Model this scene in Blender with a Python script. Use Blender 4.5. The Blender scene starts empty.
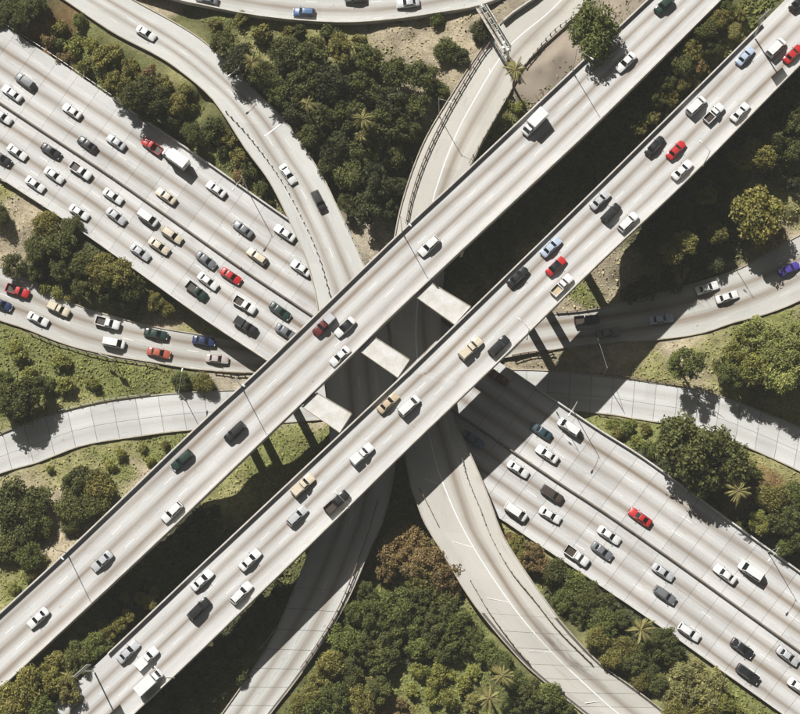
import bpy, math, random
import numpy as np
from mathutils import Vector, Matrix
random.seed(7); RNG = np.random.default_rng(11)
SC = bpy.context.scene
COL = SC.collection
R = math.radians

# ------------------------------------------------------------------ camera
FPX, CXP, CYP = 1531.0, 400.0, 357.0            # focal length in photo pixels, photo centre
CAMH = 322.6                                    # metres above the freeway
_d = Vector(((450-CXP)/FPX, -(680-CYP)/FPX, -1.0)).normalized()     # straight down, as the lens sees it
_U = -_d
_ex = (Vector((1, 0, 0)) - _U*_U.x).normalized()
_ey = _U.cross(_ex)
CM = Matrix((_ex, _ey, _U))                     # camera axes -> world axes
_f = CM @ Vector((0, 0, -1))
CLOC = -_f*(CAMH/abs(_f.z))
cam_data = bpy.data.cameras.new('camera'); cam = bpy.data.objects.new('camera', cam_data)
COL.objects.link(cam); SC.camera = cam
cam_data.sensor_width = 36; cam_data.lens = FPX/800*36
cam_data.clip_start = 1; cam_data.clip_end = 6000
m4 = CM.to_4x4(); m4.translation = CLOC; cam.matrix_world = m4

# ------------------------------------------------------------------ sky, sun, exposure
SUN_EL = 45.0
LDIR = Vector((0.47, -0.88)).normalized()       # where shadows fall on the ground
world = bpy.data.worlds.new('World'); SC.world = world; world.use_nodes = True
nt = world.node_tree; bg = nt.nodes['Background']
sky = nt.nodes.new('ShaderNodeTexSky'); sky.sky_type = 'NISHITA'; sky.sun_disc = False
sky.sun_elevation = R(SUN_EL); sky.sun_rotation = math.atan2(-LDIR.x, -LDIR.y)
hs = nt.nodes.new('ShaderNodeHueSaturation'); hs.inputs['Saturation'].default_value = 0.45      # smog
nt.links.new(sky.outputs[0], hs.inputs['Color']); nt.links.new(hs.outputs[0], bg.inputs[0]); bg.inputs[1].default_value = 0.05
sky.dust_density = 1.2; sky.ozone_density = 0.0; sky.air_density = 0.15      # pale smoggy sky
sl = bpy.data.lights.new('sun', 'SUN'); sl.energy = 5.0; sl.angle = R(0.5); sl.color = (1.0, 0.98, 0.945)
sun = bpy.data.objects.new('sun', sl); COL.objects.link(sun)
sd = Vector((LDIR.x*math.cos(R(SUN_EL)), LDIR.y*math.cos(R(SUN_EL)), -math.sin(R(SUN_EL))))
sun.rotation_euler = sd.to_track_quat('-Z', 'Y').to_euler(); sun.location = (-60, 110, 160)
SC.view_settings.view_transform = 'Standard'; SC.view_settings.look = 'None'
SC.view_settings.exposure = 0.36; SC.view_settings.gamma = 1.0
SC.cycles.use_adaptive_sampling = True; SC.cycles.adaptive_threshold = 0.03; SC.cycles.diffuse_bounces = 1; SC.cycles.max_bounces = 5; SC.cycles.transmission_bounces = 2; SC.cycles.volume_bounces = 0

# ------------------------------------------------------------------ pixel <-> place
def at(px, py, z):
    w = CM @ Vector(((px-CXP)/FPX, -(py-CYP)/FPX, -1.0))
    t = (z-CLOC.z)/w.z
    return CLOC + w*t
def px_of(p):
    c = CM.transposed() @ (Vector(p)-CLOC)
    return (CXP - c.x/c.z*FPX, CYP + c.y/c.z*FPX)

# ------------------------------------------------------------------ objects
def tag(o, label=None, cat=None, group=None, kind=None):
    if label: o['label'] = label
    if cat: o['category'] = cat
    if group: o['group'] = group
    if kind: o['kind'] = kind
    return o
def link(o, parent=None):
    COL.objects.link(o)
    if parent: o.parent = parent
    return o
def empty(name, loc, rz=0.0):
    o = bpy.data.objects.new(name, None); o.empty_display_size = 0.5
    o.location = loc; o.rotation_euler = (0, 0, rz)
    return link(o)
class MB:
    def __init__(s): s.v = []; s.f = []; s.uv = {}; s.uvl = []
    def quad(s, pts, uvs=None):
        k = len(s.v); s.v += [tuple(p) for p in pts]; s.f.append(tuple(range(k, k+len(pts))))
        s.uvl.append(uvs if uvs else [(0, 0)]*len(pts))
    def box(s, c, sz, rz=0.0):
        x, y, z = [q/2 for q in sz]; ca, sa = math.cos(rz), math.sin(rz)
        P = [(c[0]+a*x*ca-b*y*sa, c[1]+a*x*sa+b*y*ca, c[2]+d*z) for d in (-1, 1) for b in (-1, 1) for a in (-1, 1)]
        for q in ((0, 2, 3, 1), (4, 5, 7, 6), (0, 1, 5, 4), (2, 6, 7, 3), (0, 4, 6, 2), (1, 3, 7, 5)):
            s.quad([P[i] for i in q])
    def hexa(s, lo, hi):                        # solid between two quads (lists of 4 points, counter-clockwise from above)
        s.quad(hi); s.quad(lo[::-1])
        for i in range(4):
            j = (i+1) % 4; s.quad([lo[i], lo[j], hi[j], hi[i]])
    def tube(s, a, b, r0, r1=None, n=8):
        r1 = r0 if r1 is None else r1
        a, b = Vector(a), Vector(b); d = (b-a).normalized()
        u = d.orthogonal().normalized(); w = d.cross(u)
        A = [a+(u*math.cos(t)+w*math.sin(t))*r0 for t in [2*math.pi*i/n for i in range(n)]]
        B = [b+(u*math.cos(t)+w*math.sin(t))*r1 for t in [2*math.pi*i/n for i in range(n)]]
        for i in range(n):
            j = (i+1) % n; s.quad([A[i], A[j], B[j], B[i]])
        s.quad(A[::-1]); s.quad(B)
    def mesh(s, name, mat=None, smooth=False, weld=False):
        me = bpy.data.meshes.new(name); me.from_pydata(s.v, [], s.f)
        if any(u is not None for u in s.uvl):
            l = me.uv_layers.new(name='UVMap')
            l.data.foreach_set('uv', [c for f in s.uvl for p in f for c in p])
        if mat: me.materials.append(mat)
        if weld:
            import bmesh
            b = bmesh.new(); b.from_mesh(me); bmesh.ops.remove_doubles(b, verts=b.verts, dist=1e-4)
            bmesh.ops.recalc_face_normals(b, faces=b.faces); b.to_mesh(me); b.free()
        if smooth: me.polygons.foreach_set('use_smooth', [True]*len(me.polygons))
        me.update(); return me
    def build(s, name, mat, parent=None, smooth=False, weld=False):
        return link(bpy.data.objects.new(name, s.mesh(name, mat, smooth, weld)), parent)

# ------------------------------------------------------------------ materials
def newmat(name):
    m = bpy.data.materials.new(name); m.use_nodes = True
    return m, m.node_tree, m.node_tree.nodes['Principled BSDF']
def nd(nt, t, **k):
    n = nt.nodes.new(t)
    for a, b in k.items(): setattr(n, a, b)
    return n
def mth(nt, op, a, b=None, c=None):
    n = nt.nodes.new('ShaderNodeMath'); n.operation = op
    for i, q in enumerate((a, b, c)):
        if q is None: continue
        if isinstance(q, (int, float)): n.inputs[i].default_value = q
        else: nt.links.new(q, n.inputs[i])
    return n.outputs[0]
def mixc(nt, fac, a, b, blend='MIX'):
    n = nt.nodes.new('ShaderNodeMix'); n.data_type = 'RGBA'; n.blend_type = blend
    for i, q in ((0, fac), (6, a), (7, b)):
        if isinstance(q, (int, float)): n.inputs[i].default_value = q
        elif isinstance(q, tuple): n.inputs[i].default_value = (*q, 1)
        else: nt.links.new(q, n.inputs[i])
    return n.outputs[2]
def ramp(nt, v, a, b, c=0.0, d=1.0):
    n = nt.nodes.new('ShaderNodeMapRange'); n.inputs[1].default_value = a; n.inputs[2].default_value = b
    n.inputs[3].default_value = c; n.inputs[4].default_value = d; nt.links.new(v, n.inputs[0]); return n.outputs[0]
def noise(nt, vec, scale, detail=3.0, rough=0.55):
    n = nt.nodes.new('ShaderNodeTexNoise'); n.inputs['Scale'].default_value = scale
    n.inputs['Detail'].default_value = detail; n.inputs['Roughness'].default_value = rough
    if vec is not None: nt.links.new(vec, n.inputs['Vector'])
    return n.outputs['Fac']
def simple(name, col, rough=0.6, metal=0.0, var=0.0, scale=1.0, spec=0.5):
    m, nt, p = newmat(name)
    p.inputs['Roughness'].default_value = rough; p.inputs['Metallic'].default_value = metal
    p.inputs['Specular IOR Level'].default_value = spec
    if var:
        tc = nd(nt, 'ShaderNodeTexCoord')
        f = noise(nt, tc.outputs['Object'], scale, 4)
        c = mixc(nt, ramp(nt, f, .3, .7), tuple(x*(1-var) for x in col), tuple(min(1, x*(1+var)) for x in col))
        nt.links.new(c, p.inputs['Base Color'])
    else: p.inputs['Base Color'].default_value = (*col, 1)
    return m
def pavement(name, w, u0, umin, umax, strength=1.0, mirror=False, base=(.57, .562, .545), dirt=(.25, .203, .158), dash=True, slabvar=0.0, stain=None):
    """worn concrete: u = metres across, v = metres along; oil streak in the middle of each lane"""
    m, nt, p = newmat(name)
    p.inputs['Roughness'].default_value = 0.85; p.inputs['Specular IOR Level'].default_value = 0.2
    uv = nd(nt, 'ShaderNodeUVMap'); sx = nd(nt, 'ShaderNodeSeparateXYZ'); nt.links.new(uv.outputs[0], sx.inputs[0])
    u, v = sx.outputs[0], sx.outputs[1]
    ua = mth(nt, 'ABSOLUTE', u) if mirror else u
    def vec(su, sv, off=0.0):
        c = nd(nt, 'ShaderNodeCombineXYZ')
        nt.links.new(mth(nt, 'MULTIPLY', u, su), c.inputs[0]); nt.links.new(mth(nt, 'MULTIPLY', v, sv), c.inputs[1])
        c.inputs[2].default_value = off; return c.outputs[0]
    wob = mth(nt, 'MULTIPLY', mth(nt, 'SUBTRACT', noise(nt, vec(.15, .02), 1.0, 2), 0.5), 0.9)
    t = mth(nt, 'DIVIDE', mth(nt, 'SUBTRACT', mth(nt, 'ADD', ua, wob), u0), w)
    fr = mth(nt, 'FRACT', t)
    d = mth(nt, 'ABSOLUTE', mth(nt, 'SUBTRACT', fr, 0.5))
    core = ramp(nt, d, 0.04, 0.30, 1.0, 0.0)
    wheel = ramp(nt, mth(nt, 'ABSOLUTE', mth(nt, 'SUBTRACT', d, 0.24)), 0.0, 0.12, 0.42, 0.0)
    s = mth(nt, 'MAXIMUM', core, wheel)
    inr = mth(nt, 'MULTIPLY', ramp(nt, ua, umin-.3, umin+.3), ramp(nt, ua, umax-.3, umax+.3, 1.0, 0.0))
    lane_id = mth(nt, 'FLOOR', t)
    vl = nd(nt, 'ShaderNodeCombineXYZ'); nt.links.new(mth(nt, 'MULTIPLY', lane_id, 3.7), vl.inputs[0])
    nt.links.new(mth(nt, 'MULTIPLY', v, .012), vl.inputs[1])
    lv = ramp(nt, noise(nt, vl.outputs[0], 1.0, 1), .3, .7, .6, 1.2)
    st = ramp(nt, noise(nt, vec(1.1, .05, 3), 1.0, 4, .65), .25, .75, .55, 1.2)
    fac = mth(nt, 'MULTIPLY', mth(nt, 'MULTIPLY', mth(nt, 'MULTIPLY', s, st), inr), lv)
    fac = mth(nt, 'MULTIPLY', fac, 1.02*strength)
    big = noise(nt, vec(.10, .045, 7), 1.0, 4, .6)
    b2 = mixc(nt, ramp(nt, big, .3, .7), tuple(x*.90 for x in base), tuple(min(.9, x*1.06) for x in base))
    line = noise(nt, vec(2.6, .018, 9), 1.0, 3, .6)
    b2 = mixc(nt, ramp(nt, line, .52, .75, 0, .35), b2, tuple(x*.80 for x in dirt[:0]+base))
    c = mixc(nt, fac, b2, dirt)
    gr = noise(nt, vec(3.2, 3.2, 1), 1.0, 5, .7)
    c = mixc(nt, 1.0, c, _grey(nt, ramp(nt, gr, .25, .75, .90, 1.08)), 'MULTIPLY')
    wn = nd(nt, 'ShaderNodeTexWhiteNoise'); wn.noise_dimensions = '2D'; wv = nd(nt, 'ShaderNodeCombineXYZ')   # separate pours, each a little lighter or darker
    nt.links.new(lane_id, wv.inputs[0]); nt.links.new(mth(nt, 'FLOOR', mth(nt, 'DIVIDE', mth(nt, 'ADD', v, mth(nt, 'MULTIPLY', lane_id, 4.3)), 11.0)), wv.inputs[1]); nt.links.new(wv.outputs[0], wn.inputs['Vector'])
    c = mixc(nt, 1.0, c, _grey(nt, ramp(nt, wn.outputs['Value'], 0, 1, .94, 1.03)), 'MULTIPLY')
    blot = noise(nt, vec(.5, .12, 40), 1.0, 5, .7)
    c = mixc(nt, ramp(nt, blot, .56, .72, 0, .30), c, tuple(x*.9 for x in dirt))
    spot = noise(nt, vec(.9, .5, 21), 1.0, 2, .5)
    c = mixc(nt, ramp(nt, spot, .72, .80, 0, .45), c, tuple(x*.55 for x in dirt))
    if stain:                                   # a long oily smear: u, v of its middle, half width, half length
        du = mth(nt, 'DIVIDE', mth(nt, 'SUBTRACT', u, stain[0]), stain[2]); dv = mth(nt, 'DIVIDE', mth(nt, 'SUBTRACT', v, stain[1]), stain[3])
        q = mth(nt, 'ADD', mth(nt, 'MULTIPLY', du, du), mth(nt, 'MULTIPLY', dv, dv))
        sm = mth(nt, 'MULTIPLY', ramp(nt, q, 0, 1, 1, 0), ramp(nt, noise(nt, vec(.8, .22, 31), 1.0, 5, .7), .38, .62, 0, .8))
        c = mixc(nt, sm, c, (.10, .085, .075))
    if slabvar:
        oi = nd(nt, 'ShaderNodeObjectInfo')
        c = mixc(nt, 1.0, c, _grey(nt, ramp(nt, oi.outputs['Random'], 0, 1, 1-slabvar, 1+slabvar*.6)), 'MULTIPLY')
    if dash:
        edge = mth(nt, 'LESS_THAN', mth(nt, 'SUBTRACT', 0.5, mth(nt, 'ABSOLUTE', mth(nt, 'SUBTRACT', mth(nt, 'FRACT', mth(nt, 'DIVIDE', mth(nt, 'SUBTRACT', ua, u0), w)), 0.5))), 0.02)
        dsh = mth(nt, 'LESS_THAN', mth(nt, 'FRACT', mth(nt, 'DIVIDE', v, 14.6)), 0.17)
        c = mixc(nt, mth(nt, 'MULTIPLY', mth(nt, 'MULTIPLY', mth(nt, 'MULTIPLY', edge, dsh), inr), .8), c, (.8, .8, .78))
    nt.links.new(c, p.inputs['Base Color'])
    bp = nd(nt, 'ShaderNodeBump'); bp.inputs['Strength'].default_value = .15; bp.inputs['Distance'].default_value = .02
    nt.links.new(gr, bp.inputs['Height']); nt.links.new(bp.outputs[0], p.inputs['Normal'])
    return m
def _grey(nt, v):
    c = nd(nt, 'ShaderNodeCombineColor')
    for i in range(3): nt.links.new(v, c.inputs[i])
    return c.outputs[0]
def conc(name, col, streak=.25):
    m, nt, p = newmat(name); p.inputs['Roughness'].default_value = .9; p.inputs['Specular IOR Level'].default_value = .2
    tc = nd(nt, 'ShaderNodeTexCoord')
    a = noise(nt, tc.outputs['Object'], .35, 5, .65); b = noise(nt, tc.outputs['Object'], 3.0, 4, .6)
    c = mixc(nt, ramp(nt, a, .35, .7), col, tuple(x*(1-streak)*y for x, y in zip(col, (1, .95, .85))))
    c = mixc(nt, 1.0, c, _grey(nt, ramp(nt, b, .25, .75, .86, 1.08)), 'MULTIPLY')
    nt.links.new(c, p.inputs['Base Color']); return m
M = {}
M['deck'] = pavement('deck_concrete', 3.8, -5.7, -5.6, 5.6, 1.0)
M['freeway'] = pavement('freeway_concrete', 3.75, 1.35, 1.4, 12.6, 1.0, mirror=True, slabvar=.09)
M['ramp'] = pavement('ramp_concrete', 3.9, -3.9, -3.9, 3.9, .9, base=(.53, .525, .495))
M['road'] = pavement('road_concrete', 3.9, -3.9, -3.9, 3.9, 1.1, base=(.49, .48, .445))
M['grid'] = pavement('panel_concrete', 3.9, -3.9, -3.9, 3.9, .28, base=(.56, .56, .54), slabvar=.08, dash=False)
M['parapet'] = conc('parapet_concrete', (.63, .61, .575))
M['conc_dark'] = conc('weathered_concrete', (.40, .36, .31))
M['conc_warm'] = conc('stained_concrete', (.50, .45, .37), .35)
M['median'] = conc('median_concrete', (.27, .24, .205), .3)
M['slab_pale'] = conc('pale_slab_concrete', (.68, .675, .66), .26)
M['tar'] = simple('joint_tar', (.11, .10, .09), .9, var=.3, scale=.6)
M['steel'] = simple('galvanised_steel', (.34, .34, .32), .5, .6, var=.15, scale=2)
M['rust'] = simple('rusty_rail_steel', (.20, .135, .09), .8, .2, var=.3, scale=2)
M['post'] = simple('wooden_post', (.10, .075, .05), .9, var=.3, scale=2)
M['pole'] = simple('lamp_pole_steel', (.48, .48, .45), .45, .5, var=.1)
M['lamp'] = simple('lamp_housing', (.78, .78, .76), .4)
M['white'] = simple('road_paint', (.80, .80, .79), .7, var=.12, scale=1.5)
M['sign_back'] = simple('sign_back_aluminium', (.50, .50, .47), .45, .5, var=.1)
M['sign_face'] = simple('sign_face_green', (.02, .12, .06), .5)
M['lot'] = simple('gravel_lot', (.27, .225, .175), .95, var=.22, scale=.12)
M['glass'] = simple('car_glass', (.012, .014, .016), .08, spec=.6)
M['tyre'] = simple('tyre_rubber', (.02, .02, .02), .85)
M['headlight'] = simple('headlight_lens', (.7, .7, .68), .2)
M['taillight'] = simple('taillight_lens', (.35, .02, .015), .3)
M['trim'] = simple('dark_trim', (.03, .03, .03), .6)
# ------------------------------------------------------------------ road ribbons
def catmull(pts, n):
    P = np.array(pts, float); P = np.vstack([2*P[0]-P[1], P, 2*P[-1]-P[-2]])
    out = []
    for i in range(1, len(P)-2):
        p0, p1, p2, p3 = P[i-1:i+3]
        for t in np.linspace(0, 1, 12, endpoint=False):
            out.append(.5*((2*p1)+(-p0+p2)*t+(2*p0-5*p1+4*p2-p3)*t*t+(-p0+3*p1-3*p2+p3)*t**3))
    out.append(P[-2]); out = np.array(out)
    s = np.r_[0, np.cumsum(np.hypot(*np.diff(out, axis=0).T))]
    q = np.linspace(0, s[-1], n)
    return np.c_[np.interp(q, s, out[:, 0]), np.interp(q, s, out[:, 1])]
class Road:
    def __init__(s, lpx, rpx, zs, n=90, uc=0.5):
        l, r = catmull(lpx, n), catmull(rpx, n)
        sz = np.linspace(0, 1, n); s.z = np.interp(sz, [a for a, b in zs], [b for a, b in zs])
        k = np.ones(9)/9; s.z = np.convolve(np.pad(s.z, 4, 'edge'), k, 'valid')
        s.L = np.array([at(*l[i], s.z[i])[:] for i in range(n)]); s.R = np.array([at(*r[i], s.z[i])[:] for i in range(n)])
        s.C = (s.L+s.R)/2; s.w = np.hypot(*(s.L-s.R)[:, :2].T); s.n = n; s.uc = uc
        s.v = np.r_[0, np.cumsum(np.hypot(*np.diff(s.C[:, :2], axis=0).T))]; s.len = s.v[-1]
    def P(s, t, a, dz=0.0):                     # t along 0..1, a across 0 (left edge list) .. 1
        i = min(max(t, 0), 1)*(s.n-1); k = min(int(i), s.n-2); f = i-k
        l = s.L[k]*(1-f)+s.L[k+1]*f; r = s.R[k]*(1-f)+s.R[k+1]*f
        p = l*(1-a)+r*a; return Vector((p[0], p[1], p[2]+dz))
    def UV(s, t, a):
        i = min(max(t, 0), 1)*(s.n-1); k = min(int(i), s.n-2); f = i-k
        return ((a-s.uc)*(s.w[k]*(1-f)+s.w[k+1]*f), s.v[k]*(1-f)+s.v[k+1]*f)
    def W(s, t): return float(np.interp(t, np.linspace(0, 1, s.n), s.w))
    def near(s, p):                             # fraction along, across, height there
        d = (s.C[:, 0]-p[0])**2+(s.C[:, 1]-p[1])**2; i = int(d.argmin())
        i0 = max(0, i-1); i1 = min(s.n-1, i+1)
        tv = s.C[i1]-s.C[i0]; tv = tv/np.hypot(tv[0], tv[1])
        along = ((p[0]-s.C[i, 0])*tv[0]+(p[1]-s.C[i, 1])*tv[1])
        t = i/(s.n-1)+along/s.len
        lr = (s.R[i]-s.L[i])[:2]; a = np.dot(np.array(p[:2])-s.L[i, :2]-along*tv[:2], lr)/np.dot(lr, lr)
        return min(max(t, 0), 1), a, float(np.interp(t, np.linspace(0, 1, s.n), s.z)), tv
    def place(s, px, py, up=0.7):
        z = s.z.mean()
        for _ in range(4): p = at(px, py, z+up); t, a, z, tv = s.near(p)
        return p, t, a, z, tv
def ribbon(road, t0, t1, a0, a1, dz=0.0, thick=0.3, step=2.0, mb=None, g=0.0):
    mb = mb or MB(); n = max(1, int((t1-t0)*road.len/step)); ts = np.linspace(t0, t1, n+1)
    f0 = a0 if callable(a0) else (lambda t: a0); f1 = a1 if callable(a1) else (lambda t: a1)
    for i in range(n):
        s, e = ts[i], ts[i+1]
        q = [(s, f0(s)), (s, f1(s)), (e, f1(e)), (e, f0(e))]
        T = [road.P(t, a, dz) for t, a in q]; U = [road.UV(t, a) for t, a in q]
        if (T[1]-T[0]).cross(T[3]-T[0]).z < 0: T = T[::-1]; U = U[::-1]
        B = [p-Vector((0, 0, thick)) for p in T]
        mb.quad(T, U); mb.quad(B[::-1])
        for j in range(4):
            k = (j+1) % 4
            ends = {tuple(T[j]), tuple(T[k])}
            S = {tuple(road.P(s, f0(s), dz)), tuple(road.P(s, f1(s), dz))}; E = {tuple(road.P(e, f0(e), dz)), tuple(road.P(e, f1(e), dz))}
            if (ends == S and i > 0) or (ends == E and i < n-1): continue
            mb.quad([B[j], B[k], T[k], T[j]], [(U[j][0], U[j][1]), U[k], U[k], U[j]])
    return mb
def sweep(pts, prof, mb=None, closed_ends=True):
    """prof: (sideways, up) outline swept along 3-D points; sideways is to the right of travel"""
    mb = mb or MB(); P = [Vector(p) for p in pts]; n = len(P); rings = []
    for i in range(n):
        d = (P[min(i+1, n-1)]-P[max(i-1, 0)]); d.z = 0; d.normalize(); r = Vector((d.y, -d.x, 0))
        rings.append([P[i]+r*a+Vector((0, 0, b)) for a, b in prof])
    m = len(prof)
    for i in range(n-1):
        for j in range(m):
            k = (j+1) % m; mb.quad([rings[i][j], rings[i][k], rings[i+1][k], rings[i+1][j]])
    if closed_ends: mb.quad(rings[0][::-1]); mb.quad(rings[-1])
    return mb
def edge_pts(road, t0, t1, a, dz=0.0, step=2.5, off=0.0):
    n = max(2, int((t1-t0)*road.len/step)); out = []
    for t in np.linspace(t0, t1, n+1):
        aa = a + off/road.W(t); out.append(road.P(t, aa, dz))
    return out
def slabs(road, parent, mat, t0, t1, cols, length, gap, dz=0.03, th=0.16, lgap=.25):
    n = max(1, round((t1-t0)*road.len/length)); ts = np.linspace(t0, t1, n+1)
    for i in range(n):
        gt = gap/2/road.len
        for a0, a1 in zip(cols[:-1], cols[1:]):
            w = road.W((ts[i]+ts[i+1])/2); ga = gap*lgap/2/w
            mb = ribbon(road, ts[i]+gt, ts[i+1]-gt, a0+ga, a1-ga, dz, th, step=1e9)
            mb.build('slab', mat, parent)

DZ = [(0, 12.4), (.15, 13.2), (.5, 14.0), (.85, 13.3), (1, 12.6)]
RD = {}
RD['NW'] = Road([(-60, 667), (0, 613), (80, 539), (200, 424), (268, 361), (400, 233), (458, 179), (587, 57), (619, 27), (690, -40)],
                [(-30, 718), (25, 667), (166, 535), (198, 504), (350, 358), (398, 311), (540, 178), (598, 123), (724, -2), (768, -45)], DZ)
RD['SE'] = Road([(10, 744), (83, 677), (200, 566), (231, 537), (400, 378), (417, 362), (600, 184), (764, 21), (830, -46)],
                [(98, 750), (137, 712), (200, 652), (323, 533), (400, 457), (501, 360), (599, 264), (690, 178), (800, 66), (890, -22)], DZ)
RD['F'] = Road([(-110, -52), (0, 23), (100, 89), (200, 157), (287, 218), (400, 294), (505, 366), (561, 404), (600, 430), (650, 462), (751, 536), (870, 622), (930, 665)],
               [(-185, 56), (-90, 118), (2, 180), (78, 230), (200, 317), (268, 362), (400, 450), (518, 531), (600, 586), (660, 627), (734, 680), (855, 766)], [(0, 0), (1, 0)], uc=.52)
RD['A1'] = Road([(40, -14), (64, 0), (113, 33), (164, 60), (205, 92), (224, 116), (245, 149), (268, 180), (286, 215), (302, 250), (311, 278), (317, 307), (321, 350), (325, 390), (329, 425), (329, 458), (324, 500), (311, 545), (292, 592), (268, 645), (221, 714), (200, 742)],
                [(110, -14), (134, 0), (200, 38), (245, 81), (283, 118), (305, 148), (325, 180), (337, 205), (351, 234), (364, 264), (380, 300), (390, 340), (396, 400), (396, 460), (385, 515), (371, 548), (346, 605), (308, 665), (271, 714), (250, 742)],
                [(0, 3.4), (.25, 5.0), (.42, 5.7), (.6, 5.3), (.78, 4.4), (1, 3.2)], n=120)
RD['A2'] = Road([(560, -25), (534, -2), (501, 22), (473, 60), (450, 96), (424, 140), (405, 190), (394, 237), (388, 300), (393, 360), (400, 420), (409, 481), (417, 505), (425, 525), (444, 556), (463, 589), (483, 617), (508, 647), (530, 670), (574, 706), (610, 734)],
                [(610, -25), (590, -5), (574, 18), (526, 63), (512, 90), (490, 130), (472, 165), (456, 205), (447, 245), (442, 300), (442, 350), (450, 405), (472, 456), (487, 491), (503, 534), (525, 570), (551, 607), (566, 627), (600, 663), (633, 687), (668, 714), (695, 736)],
                [(0, 7.4), (.25, 6.6), (.45, 5.7), (.6, 5.5), (.75, 5.0), (1, 3.0)], n=120)
RD['A3'] = Road([(-60, 240), (0, 266), (38, 283), (76, 304), (144, 324), (200, 334), (250, 343), (320, 346), (400, 341), (480, 328), (557, 313), (599, 308), (683, 286), (739, 268), (787, 241), (850, 208)],
                [(-60, 300), (0, 321), (25, 329), (63, 344), (101, 354), (160, 364), (198, 370), (248, 373), (320, 375), (400, 372), (480, 362), (554, 350), (610, 343), (650, 341), (701, 334), (731, 324), (782, 309), (860, 272)],
                [(0, -2.2), (.2, -4), (.35, -5.7), (.6, -6.4), (.8, -4.6), (1, -2.4)], n=110)
RD['A4'] = Road([(-60, 462), (0, 434), (50, 415), (101, 402), (151, 395), (200, 391), (300, 386), (400, 376), (515, 369), (600, 375), (660, 383), (706, 391), (751, 407), (800, 427), (860, 456)],
                [(-50, 496), (0, 474), (38, 463), (83, 446), (139, 437), (187, 431), (300, 422), (400, 414), (500, 408), (600, 414), (638, 420), (690, 428), (731, 441), (800, 472), (850, 498)],
                [(0, -2.6), (.2, -4.2), (.35, -5.8), (.62, -7.2), (.72, -6.6), (.85, -4.2), (1, -2.4)], n=110)
RD['A5'] = Road([(60, -80), (171, -45), (250, -27), (301, -20), (351, -18), (400, -22), (440, -29), (520, -55), (560, -72)],
                [(60, -38), (171, -1), (200, 6), (250, 16), (301, 22), (351, 24), (400, 20), (440, 14), (480, 7), (520, -9), (570, -28)], [(0, 5.5), (1, 6.5)], n=60)
# ------------------------------------------------------------------ ground height
GP = []
def grade(key, ts, dz):
    for t in ts:
        for a in (-.1, .5, 1.1):
            q = RD[key]; p = q.P(t, .5, dz); l = q.P(t, a, dz) if 0 <= a <= 1 else q.P(t, .5, dz)+(q.P(t, 1, 0)-q.P(t, .5, 0))*(2*a-1)
            GP.append((l.x, l.y, p.z))
grade('F', [0, .05, .1, .16, .21, .26, .30, .68, .73, .78, .84, .9, .95, 1], -.3)
for k in ('A3', 'A4'): grade(k, np.linspace(0, 1, 16), -.25)
grade('A5', np.linspace(0, 1, 7), -.7)
grade('A1', [0, .04, .08, .12, .16, .20, .24, .90, .95, 1], -.45); grade('A2', [0, .04, .08, .12, .16, .86, .9, .95, 1], -.45)
for k in ('NW', 'SE'): grade(k, [0, .05, .96, 1], -.4)
for x, y, z in [(100, 60, 1.5), (200, 110, 1), (250, 170, -.5), (350, 100, 1.5), (300, 60, 2.8), (420, 40, 4.6), (430, 90, 3), (390, 180, 1), (365, 245, .5),
                (480, 30, 5.6), (550, 50, 9.2), (600, 30, 11), (505, 110, 6), (495, 140, 2), (450, 220, 0), (720, 20, 11.4), (680, 60, 9), (640, 100, 6.5), (590, 140, 3.5),
                (540, 190, 3.8), (510, 225, 3.2), (480, 250, 2.5), (455, 280, 0), (345, 440, -4.4), (300, 432, -3.4), (250, 470, -.8), (200, 520, 2), (150, 580, 4), (110, 620, 6), (70, 660, 9.5), (30, 700, 11),
                (800, 90, 5), (760, 120, 3), (720, 170, 1.5), (670, 220, 2.2), (640, 258, 0), (580, 290, -5.2), (750, 240, -2), (790, 200, -.5), (700, 262, -3), (690, 350, -3.2),
                (770, 350, -1), (640, 350, -5.6), (780, 400, -1), (640, 432, -4), (700, 460, -2), (760, 500, -1), (800, 530, -.4), (20, 210, -1), (60, 250, -2), (120, 290, -4),
                (180, 320, -5), (40, 360, -3.4), (120, 375, -4.4), (180, 380, -5), (30, 520, -2.5), (90, 490, -4), (150, 440, -5), (180, 450, -5), (20, 580, 1), (-10, 600, 3), (170, 705, 1),
                (230, 640, -1), (300, 580, -2), (350, 540, -3), (360, 640, 1.5), (330, 700, 2.5), (420, 600, 0), (420, 680, 2), (500, 700, 2.4), (470, 640, 1), (530, 560, .2),
                (580, 600, -.2), (640, 640, -.1), (690, 690, .2), (640, 690, 1.2), (-60, 500, -1), (860, 150, 4), (860, 380, 0), (400, 760, 2.5), (100, 760, 4), (-80, 350, -2)]:
    p = at(x, y, z); GP.append((p.x, p.y, z))
GP = np.array(GP)
GRD = {'A1': (.25, .88), 'A2': (.19, .85), 'NW': (.06, .95), 'SE': (.10, .93)}      # bridges stand on the ground outside this stretch
CLAMP = {'NW': (2.6, 1.0), 'SE': (2.6, 1.0), 'F': (1.0, 1.0), 'A1': (1.7, 1.0), 'A2': (1.7, 1.0), 'A3': (.3, .6), 'A4': (.3, .6), 'A5': (.75, .5)}
for k, r in RD.items():
    tt = np.linspace(0, 1, r.n); d = CLAMP[k][0]
    if k in GRD: r.dep = np.interp(tt, [0, GRD[k][0], GRD[k][0]+.04, GRD[k][1]-.04, GRD[k][1], 1], [.5, .5, d, d, .5, .5])
    else: r.dep = np.full(r.n, d)
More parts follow.
